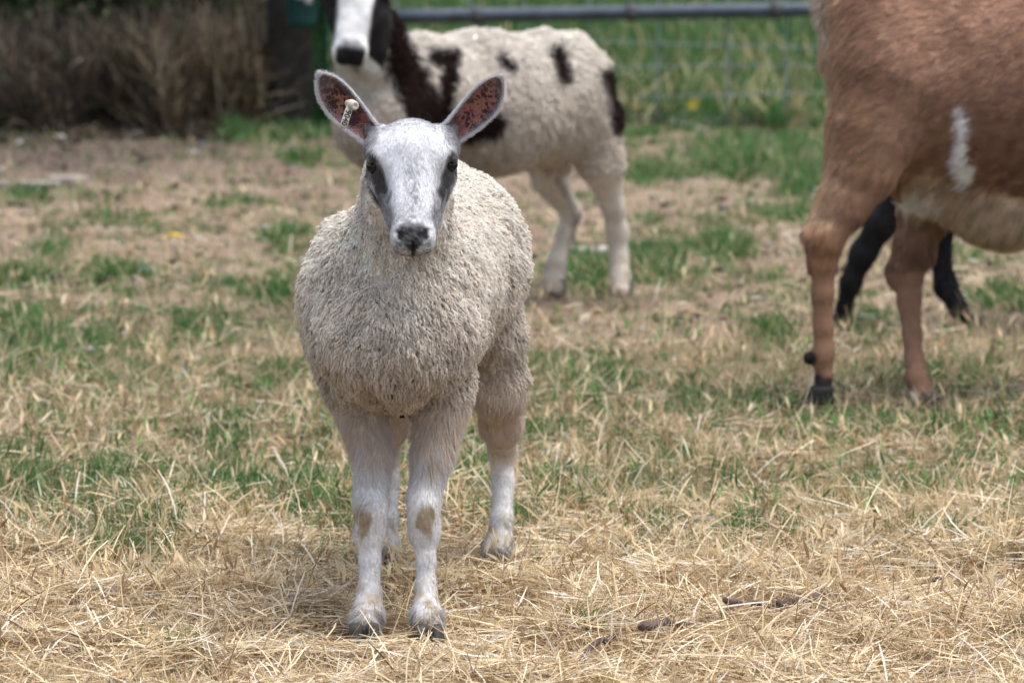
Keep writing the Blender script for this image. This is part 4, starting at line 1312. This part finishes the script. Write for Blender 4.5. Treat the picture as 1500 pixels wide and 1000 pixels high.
    streak = (1 + .13 * N1(Rr * np.array([.45, 1, 1.7]), .022) + .10 * rng.normal(size=n))[:, None]
    np_curves('coat', pts, np.array([.00045, .00045, .0004, .0003, .0001]), np.clip(pigment(Rr) * streak, .006, .9), M_coat, body)
build_brown_goat()

def build_black_goat():
    b = Body(); Y = 10.85
    b.ball(P(1400, 215, Y), (.12, .09, .105), .05)
    b.ball(P(1480, 205, Y), (.15, .10, .115), .05)
    b.ball(P(1570, 200, Y), (.12, .09, .115), .05)
    add_px(b, [(1365, 225, Y - .06, 52), (1335, 272, Y - .06, 34), (1292, 325, Y - .05, 22), (1264, 372, Y - .04, 18), (1246, 415, Y - .03, 14), (1236, 452, Y - .02, 10), (1231, 472, Y - .02, 7)], .02)
    add_px(b, [(1390, 235, Y + .05, 45), (1382, 320, Y + .05, 22), (1376, 372, Y + .04, 15), (1386, 420, Y + .02, 16), (1404, 452, Y, 12), (1420, 472, Y, 8)], .02)
    for px, Yl in ((1590, Y - .06), (1630, Y + .07)):
        add_px(b, [(px, 220, Yl, 36), (px + 4, 320, Yl, 24), (px + 2, 390, Yl, 16), (px, 450, Yl, 12), (px + 3, 470, Yl, 12)], .02)
    add_px(b, [(1600, 170, Y, 50), (1650, 100, Y, 38), (1672, 60, Y, 32)], .04)
    HO = P(1670, 30, Y); R = rot_frame((.82, -.1, -.52), (.12, -1, 0)); head_sdf(b, HO, R, .85)
    b.cone(P(1340, 180, Y), P(1322, 150, Y), .018, .012, .02)
    V, Fq = b.mesh(.0062); V = smooth_mesh(V, Fq, 2, .5)
    root = empty('goat', (P(1480, 480, Y)[0], Y, 0))
    tag(root, 'black goat hidden behind the brown goat with only its two black hind legs showing', 'goat')
    def pig(Q): return np.tile(np.array([.012, .011, .012]), (len(Q), 1)) * (1 + .25 * N1(Q, .04))[:, None]
    body = np_mesh('body', V, Fq, M_skin, root, pig(V))
    for sx in (-1, 1): uv_ball('eye', HO + (np.array([sx * .0535, .059, -.033]) * .85) @ R, .011, M_eye, root, R)
    for sx in (-1, 1):
        s0 = HO + (np.array([sx * .05, .01, -.05]) * .85) @ R
        pts = [s0 + np.array([-.02 * t, sx * -.10 * t, .03 * t]) for t in np.linspace(0, 1, 7)]
        Vq, Fe = tube(pts, np.array([.012, .018, .022, .023, .020, .013, .003]), 10); np_mesh('ear', Vq, Fe, M_skin, root, pig(Vq))
    for px, py, yw in ((1229, 480, -1.2), (1427, 482, -1.5)):
        g = GP(px, py); hoof(root, (g[0], g[1], .001), yw, .036, .030, .042)
    for px, Yl in ((1595, Y - .06), (1635, Y + .07)): g = P(px, 482, Yl); hoof(root, (g[0], g[1], 0), -1.5, .038)
    vn, area = normals_of(V, Fq); n = 26000
    Rr, Rn = sample_surface(V, Fq, vn, area, n, view_weight(V, Fq, vn, .2))
    fl = tangent(Rn, np.array([[-.4, 0, -1.0]]) + .3 * rng.normal(size=(n, 3)))
    pts = straight_hairs(Rr, Rn, fl, .007 * rng.uniform(.6, 1.4, n), np.full(n, .3), 4, .2)
    np_curves('coat', pts, np.array([.0005, .0005, .0004, .0001]), np.clip(pig(Rr) * rng.uniform(.7, 1.5, (n, 1)), .004, .1), M_coat, body)
build_black_goat()
# ------------------------------------------------------------------ fence, thicket, things at the back and on the ground
def build_fence():
    Y = 16.4
    galv = mat_plain('galvanised_steel', (.055, .068, .088), .55, .3, 25, spec=.5, metallic=.35)
    wirem = mat_plain('fence_wire', (.24, .28, .31), .5, .25, 60, spec=.4, metallic=.3)
    a_, b_ = P(462, 27, Y), P(1900, 1, Y)
    root = empty('wire_fence', (float(a_[0]), Y, 0))
    tag(root, 'galvanised pipe rail over sagging square wire mesh in front of the green meadow', 'fence')
    pts = [a_ + (b_ - a_) * t for t in np.linspace(0, 1, 9)]
    V, Fq = tube(pts, .0245, 14); np_mesh('rail', V, Fq, galv, root)
    for px in (925, 1137, 1420, 700):
        t = (P(px, 15, Y)[0] - a_[0]) / (b_[0] - a_[0]); c = a_ + (b_ - a_) * t
        V, Fq = tube([c - (.018, 0, 0), c + (.018, 0, 0)], .031, 14)
        np_mesh('clamp', V, Fq, mat_plain('clamp_steel', (.06, .065, .07), .6, .2), root)
    x = a_[0] + .06; k = 0
    while x < b_[0]:
        rr = random.Random(k)
        lean = rr.uniform(-.03, .05)
        z1 = .37
        path = [np.array([x + lean * (1 - t) + .012 * math.sin(t * 4 + k), Y + .030 + .01 * math.sin(3 * t + k), -.02 + z1 * t * 2.6]) for t in np.linspace(0, 1, 9)]
        V, Fq = tube(path, .0034, 6); np_mesh('wire', V, Fq, wirem, root)
        x += .205 + rr.uniform(-.012, .012); k += 1
    for i, z in enumerate((.035, .115, .195, .275, .46, .55, .72, .90)):
        path = [np.array([a_[0] + (b_[0] - a_[0]) * t, Y + .036, z + .012 * math.sin(t * 9 + i * 2)]) for t in np.linspace(0, 1, 30)]
        V, Fq = tube(path, .0022, 6); np_mesh('wire', V, Fq, wirem, root)
    # steel T post
    g = P(470, 186, 16.3); gx = g[0]
    root = empty('fence_post', (gx, 16.3, 0))
    tag(root, 'green steel T-post standing left of the spotted sheep\'s head', 'fence post')
    pm = mat_plain('post_paint', (.055, .115, .045), .55, .35, 18); pm2 = mat_plain('post_paint_bright', (.015, .12, .05), .5, .2, 18)
    V, Fq = boxv((gx, 16.3, .62), (.058, .006, 1.30)); np_mesh('flange', V, Fq, pm, root, smooth=False)
    V, Fq = boxv((gx + .021, 16.279, .62), (.012, .036, 1.30)); np_mesh('web', V, Fq, pm2, root, smooth=False)
    for i in range(18):
        V, Fq = boxv((gx + .004, 16.292, .08 + i * .065), (.018, .014, .012)); np_mesh('stud', V, Fq, pm, root, smooth=False)

def build_thicket():
    # dark trunk
    bark = mat_plain('dark_bark', (.018, .015, .013), .9, .5, 30, bump=.8)
    c = GP(422, 186)
    rows = []
    for k in range(14):
        t = k / 13; z = -.03 + 1.5 * t
        ring = []
        for j in range(20):
            a_ = 2 * math.pi * j / 20
            r = (.078 + .03 * math.exp(-t * 9)) * (1 + .09 * math.sin(3 * a_ + 1 + t * 2) + .05 * math.sin(7 * a_ + t * 9))
            ring.append((c[0] + .03 * t + r * math.cos(a_), c[1] + r * math.sin(a_), z))
        rows += ring
    Fq = [[i * 20 + j, i * 20 + (j + 1) % 20, (i + 1) * 20 + (j + 1) % 20, (i + 1) * 20 + j] for i in range(13) for j in range(20)]
    root = empty('tree_trunk', (c[0], c[1], 0)); tag(root, 'black tree trunk between the dead brush and the green post', 'tree')
    np_mesh('trunk', np.array(rows), np.array(Fq), bark, root)
    for k, (z, az) in enumerate(((.62, 2.6), (.85, .6), (1.1, 3.9))):
        d = np.array([math.cos(az), math.sin(az) * .6, .8])
        pth = [np.array([c[0] + .02, c[1], z]) + d * t * .5 + np.array([0, 0, .05 * t * t]) for t in np.linspace(0, 1, 7)]
        V, Fq = tube(pth, np.linspace(.035, .008, 7), 8); np_mesh('limb', V, Fq, bark, root)
    # dark leaves of the hedge behind
    n = 30000
    x = rng.uniform(-3.4, -.58, n); y = rng.uniform(17.4, 18.6, n); z = rng.uniform(0, 1.15, n) ** .9
    z = z * (1 + .15 * N1(np.stack([x, y, 0 * x], 1), .5))
    hc = np.array([[.028, .050, .018], [.045, .085, .028], [.070, .10, .035], [.022, .032, .014]])[rng.integers(0, 4, n)] * rng.uniform(.6, 1.4, (n, 1))
    V, Fq, C = ribbons(np.stack([x, y, z], 1), rng.uniform(0, 6.28, n), rng.uniform(-.8, 1.2, n), rng.uniform(.03, .07, n), rng.uniform(0, .8, n), rng.uniform(.014, .030, n), hc, 2, None, np.array([.2, 1, .15]))
    st = []
    for k in range(40):
        xx = rng.uniform(-3.3, -.65); pth = [np.array([xx + .12 * t * math.sin(k), 18.0 + rng.uniform(-.3, .3), t * 1.05]) for t in np.linspace(0, 1, 4)]
        v, f = tube(pth, np.linspace(.014, .004, 4), 5, False); st.append((v, f, np.tile([[.03, .022, .016]], (len(v), 1))))
    root = empty('hedge', (-2.0, 18, 0)); tag(root, 'dark green hedge behind the dead brush on the left', 'hedge')
    np_mesh('foliage', V, Fq, M_grass, root, C)
    v, f, cc = join(st); np_mesh('stems', v, f, M_straw, root, cc)
    # dead brush
    parts = []
    n = 34000
    x = rng.uniform(-3.2, -.66, n); y = 16.15 + rng.gamma(2.0, .35, n)
    ppx, _ = pix(np.stack([x, y, 0 * x + .2], 1)); kp = (ppx < 388) | (rng.random(n) < .06); x, y = x[kp], y[kp]; n = len(x)
    Q = np.stack([x, y, 0 * x], 1)
    y = y + .10 * N1(Q, .5)
    cl = N2(Q, .25)
    col = np.array([[.050, .034, .024], [.085, .060, .042], [.12, .085, .06], [.035, .026, .02], [.04, .045, .02]])[rng.integers(0, 5, n)] * rng.uniform(.6, 1.3, (n, 1))
    px, _ = pix(np.stack([x, y, 0 * x + .2], 1))
    hay = (rng.random(n) < (.06 + .66 * sstep(110, 260, px) * sstep(455, 400, px)) * np.clip(.6 + cl, .2, 1.6))
    col = np.where(hay[:, None], straw_col(n, .28, .66), col)
    z0 = rng.uniform(0, .22, n) * (rng.random(n) < .6)
    el = np.where(hay, rng.normal(1.2, .55, n), rng.normal(1.25, .35, n))
    parts.append(ribbons(np.stack([x, y, z0], 1), rng.uniform(0, 6.28, n), el, rng.uniform(.12, .36, n) * np.where(hay, .75, 1) * np.interp(pix(np.stack([x, y, 0 * x + .2], 1))[0], [-200, 150, 330, 450], [.55, .6, .95, 1.0]), rng.uniform(0, 1.6, n) * np.where(hay, .3, .8), np.where(hay, rng.uniform(.002, .006, n), rng.uniform(.003, .008, n)), col, 3, None, np.array([1, 1, .8, .2])))
    # low leaves at its foot
    n = 5000
    x = rng.uniform(-2.9, -.55, n); y = rng.uniform(15.9, 16.3, n) + .05 * np.sin(x * 9)
    keep = rng.random(n) < .5 + .4 * N3(np.stack([x, y, 0 * x], 1), .25); x, y = x[keep], y[keep]; n = len(x)
    parts.append(ribbons(np.stack([x, y, gh(x, y)], 1), rng.uniform(0, 6.28, n), rng.uniform(.2, 1.3, n), rng.uniform(.02, .08, n), rng.uniform(0, 1, n), rng.uniform(.005, .012, n), np.where((pix(np.stack([x, y, 0 * x], 1))[0] > 330)[:, None], green_col(n, .45, .9), np.tile([[.045, .036, .024]], (n, 1))), 2, None, np.array([.6, 1, .1])))
    V, Fq, C = join(parts)
    o = np_mesh('dead_brush', V, Fq, M_straw, None, C)
    tag(o, 'tangle of dark dead weeds and hanging hay along the left end of the fence', 'brush', kind='stuff')
    # teal bucket with a white handle
    Yb = 16.22; cb = P(443, 10, Yb)
    root = empty('feed_bucket', (cb[0], Yb, float(P(441, 40, Yb)[2]))); tag(root, 'teal plastic bucket hanging between the black trunk and the green post', 'bucket')
    tm = mat_plain('teal_plastic', (.004, .045, .043), .5, .2, 10, spec=.4)
    zb = float(P(441, 40, Yb)[2]); prof = [(0, .0), (0, .040), (.02, .046), (.16, .060), (.165, .066), (.175, .066), (.175, .060), (.02, .042), (.015, 0)]
    V = []
    for h_, r_ in prof:
        for j in range(24):
            a_ = 2 * math.pi * j / 24; V.append((cb[0] + r_ * math.cos(a_), Yb + r_ * math.sin(a_), zb + h_))
    Fq = [[i * 24 + j, i * 24 + (j + 1) % 24, (i + 1) * 24 + (j + 1) % 24, (i + 1) * 24 + j] for i in range(len(prof) - 1) for j in range(24)]
    np_mesh('tub', np.array(V), np.array(Fq), tm, root)
    wm = mat_plain('white_plastic', (.75, .77, .8), .35, .1, 10)
    pth = [np.array([cb[0] + .065 * math.cos(t), Yb - .02, zb + .165 + .10 * math.sin(t)]) for t in np.linspace(0, math.pi, 15)]
    V, Fq = tube(pth, .004, 8); np_mesh('handle', V, Fq, wm, root)
    V, Fq = boxv((cb[0] + .022, Yb - .063, zb + .110), (.022, .008, .060)); np_mesh('latch', V, Fq, wm, root, smooth=False)
    V, Fq = boxv((cb[0] - .006, Yb - .066, zb + .110), (.014, .008, .030)); np_mesh('latch', V, Fq, wm, root, smooth=False)

def build_small():
    wood = mat_plain('weathered_wood', (.27, .225, .20), .85, .25, 14, bump=.4)
    for (x0, x1, yy, h_, lab) in ((-260, 84, 279, .016, 'weathered grey board lying flat, the left one of two end to end'), (70, 124, 275, .020, 'short grey board end, the right and slightly raised one of two on bare soil')):
        p, q = GP(x0, yy + 2), GP(x1, yy + 2)
        L_ = q[0] - p[0]; V, Fq = boxv(((p[0] + q[0]) / 2, (p[1] + q[1]) / 2 + .06 + (.03 if h_ > .018 else 0), h_ / 2 + .008), (L_, .07, h_))
        o = np_mesh('plank', V, Fq, wood, None, smooth=False)
        m = o.modifiers.new('bevel', 'BEVEL'); m.width = .004; m.segments = 2
        tag(o, lab, 'board')
    pale = mat_plain('pale_stone', (.34, .315, .29), .85, .3, 40, bump=.5); blue = mat_plain('blue_stone', (.13, .15, .21), .7, .3, 40, bump=.5)
    grey = mat_plain('grey_stone', (.27, .25, .25), .85, .3, 40, bump=.5)
    for i, (px, py, w, h_, m, lab) in enumerate((
            (86, 199, 20, 15, pale, 'rounded pale stone at the foot of the dark brush'),
            (28, 205, 11, 11, pale, 'small white stone at the far left foot of the brush'),
            (204, 406, 22, 16, blue, 'blue grey stone beside a green tuft on the left'),
            (862, 374, 52, 14, pale, 'flat pale stone between the hind legs of the spotted sheep'),
            (597, 698, 30, 24, pale, 'pale stone seen between the front legs of the white lamb'),
            (128, 514, 28, 9, grey, 'flat grey stone left of the green tuft, in line with the lamb\'s chest'),
            (370, 528, 18, 10, grey, 'grey pebble in thin grass just left of the lamb\'s chest'),
            (203, 197, 22, 13, grey, 'grey stone half hidden at the edge of the dead brush'),
            (283, 222, 18, 11, grey, 'dark grey stone on the soil in front of the brush'),
            (1112, 226, 20, 11, pale, 'pale stone in the green patch below the fence'),
            (865, 490, 16, 9, pale, 'small pale pebble on the bare ground right of the lamb'))):
        c = GP(px, py + h_ * .3); Yd = c[1]; s = Yd / F
        o = rock('stone', (c[0], c[1], gh(np.array([c[0]]), np.array([c[1]]))[0] + h_ * s * .28), (w * s, w * s * .9, h_ * s * 1.1), m, i)
        tag(o, lab, 'stone')
    # leaves / flower
    ylw = mat_plain('yellow_leaf', (.75, .50, .04), .6, .15, 50)
    for px, py, w, lab in ((254, 350, 28, 'bright yellow leaf lying on bare ground left of the lamb'), (1291, 990, 13, 'small orange leaf scrap at the bottom edge')):
        c = GP(px, py); s = c[1] / F; n_ = 9; V = []
        for i in range(n_):
            t = i / (n_ - 1); wd = .34 * math.sin(math.pi * min(max(t, .03), .97)) ** .8
            for u in (-1, 0, 1):
                V.append((c[0] + (t - .5) * w * s, c[1] + u * wd * w * s * 1.2 + .1 * w * s * t, gh(np.array([c[0]]), np.array([c[1]]))[0] + .014 + abs(u) * .006 + .010 * math.sin(3 * t)))
        Fq = [[i * 3 + j, i * 3 + j + 1, (i + 1) * 3 + j + 1, (i + 1) * 3 + j] for i in range(n_ - 1) for j in range(2)]
        o = np_mesh('leaf', np.array(V), np.array(Fq), ylw); m = o.modifiers.new('thick', 'SOLIDIFY'); m.thickness = .0006
        tag(o, lab, 'leaf')
    c = P(1015, 152, 16.15); root = empty('yellow_flower', (c[0], c[1], 0)); tag(root, 'single yellow flower at the foot of the wire fence', 'flower')
    V, Fq = tube([np.array([c[0] + .01 * math.sin(t), c[1], t * c[2]]) for t in np.linspace(0, 1, 5)], .0025, 6)
    np_mesh('stem', V, Fq, mat_plain('stem_green', (.07, .12, .03)), root)
    fm = mat_plain('petal_yellow', (.42, .34, .05), .6, .2, 50)
    for k in range(7):
        a_ = k / 7 * 6.283; d = np.array([math.cos(a_), -.25, math.sin(a_)]); s_ = np.array([-math.sin(a_), 0, math.cos(a_)])
        V = np.array([c, c + d * .012 + s_ * .006, c + d * .024, c + d * .012 - s_ * .006]); np_mesh('petal', V, np.array([[0, 1, 2, 3]]), fm, root, smooth=False)
    # twigs
    tw = mat_plain('twig_bark', (.085, .060, .058), .85, .5, 60, bump=.6)
    for x0, y0, x1, y1, r_, lab in ((1140, 906, 1214, 894, .0065, 'thick dark brown twig lying in the straw, lower right'),
                                    (1060, 922, 1132, 907, .0045, 'thin grey twig half buried left of the thick one'),
                                    (938, 958, 1022, 934, .0060, 'knobbly dark twig in the straw below the middle right'),
                                    (845, 990, 905, 962, .0045, 'grey twig end at the bottom edge of the straw'),
                                    (1345, 860, 1385, 861, .0038, 'short black twig in pale straw at the right')):
        p, q = GP(x0, y0), GP(x1, y1); r2 = np.random.default_rng(x0)
        pth = []
        for t in np.linspace(0, 1, 12):
            v = p + (q - p) * t; v[2] = gh(np.array([v[0]]), np.array([v[1]]))[0] + .029; v = v + r2.normal(size=3) * .0013; pth.append(v)
        V, Fq = tube(pth, r_ * (1 - .3 * np.linspace(0, 1, 12)) * r2.uniform(.85, 1.2, 12), 8)
        tag(np_mesh('twig', V, Fq, tw), lab, 'twig')
    p, q = GP(985, 186), GP(1035, 200); V, Fq = tube([p + (q - p) * t + (0, 0, .02) for t in np.linspace(0, 1, 6)], .006, 7)
    tag(np_mesh('twig', V, Fq, mat_plain('bleached_wood', (.42, .37, .32), .8, .2, 30)), 'bleached stick on bare soil near the fence', 'twig')
    # droppings
    dm = mat_plain('dung', (.022, .016, .013), .8, .4, 80, bump=.5)
    spots = [(258, 632, 9), (275, 640, 10), (292, 645, 11), (300, 636, 8), (325, 630, 10), (332, 643, 10), (347, 641, 9), (345, 660, 9), (303, 655, 8), (326, 612, 9),
             (239, 646, 8), (188, 648, 8), (165, 642, 8), (142, 674, 11), (105, 682, 8), (62, 666, 8), (146, 692, 8), (16, 695, 9), (450, 604, 9), (445, 614, 10), (400, 626, 8),
             (1086, 932, 10), (893, 847, 20), (955, 857, 7), (80, 817, 9), (946, 947, 9), (780, 836, 10), (770, 420, 7), (997, 480, 8), (1012, 472, 7), (1040, 440, 7), (1060, 446, 7), (1096, 430, 6)]
    for i, (px, py, w) in enumerate(spots):
        c = GP(px, py); s = c[1] / F
        o = rock('dropping', (c[0], c[1], gh(np.array([c[0]]), np.array([c[1]]))[0] + .014 + w * s * .25), (w * s * 1.15, w * s, w * s * .8), dm, i + 40, 8, 5)
        special = {(16, 695): 'black dropping at the far left edge, level with the lamb\'s knees', (1086, 932): 'round black dropping in the straw just below the thin grey twig',
                   (893, 847): 'wide dark dropping in the straw right of the lamb\'s hind hoof', (80, 817): 'black dropping left of the thick green tuft near the lower left corner',
                   (955, 857): 'tiny dark dropping right of the wide one in the straw', (946, 947): 'dark dropping at the left end of the knobbly twig',
                   (780, 836): 'dark dropping beside the lamb\'s right-hand hind hoof'}
        tag(o, special.get((px, py), 'small black dropping, one of many on bare soil' if px < 500 else 'tiny dark dropping on bare soil between the sheep and goat'), 'dropping', 'droppings scattered over the paddock')
build_fence(); build_thicket(); build_small()
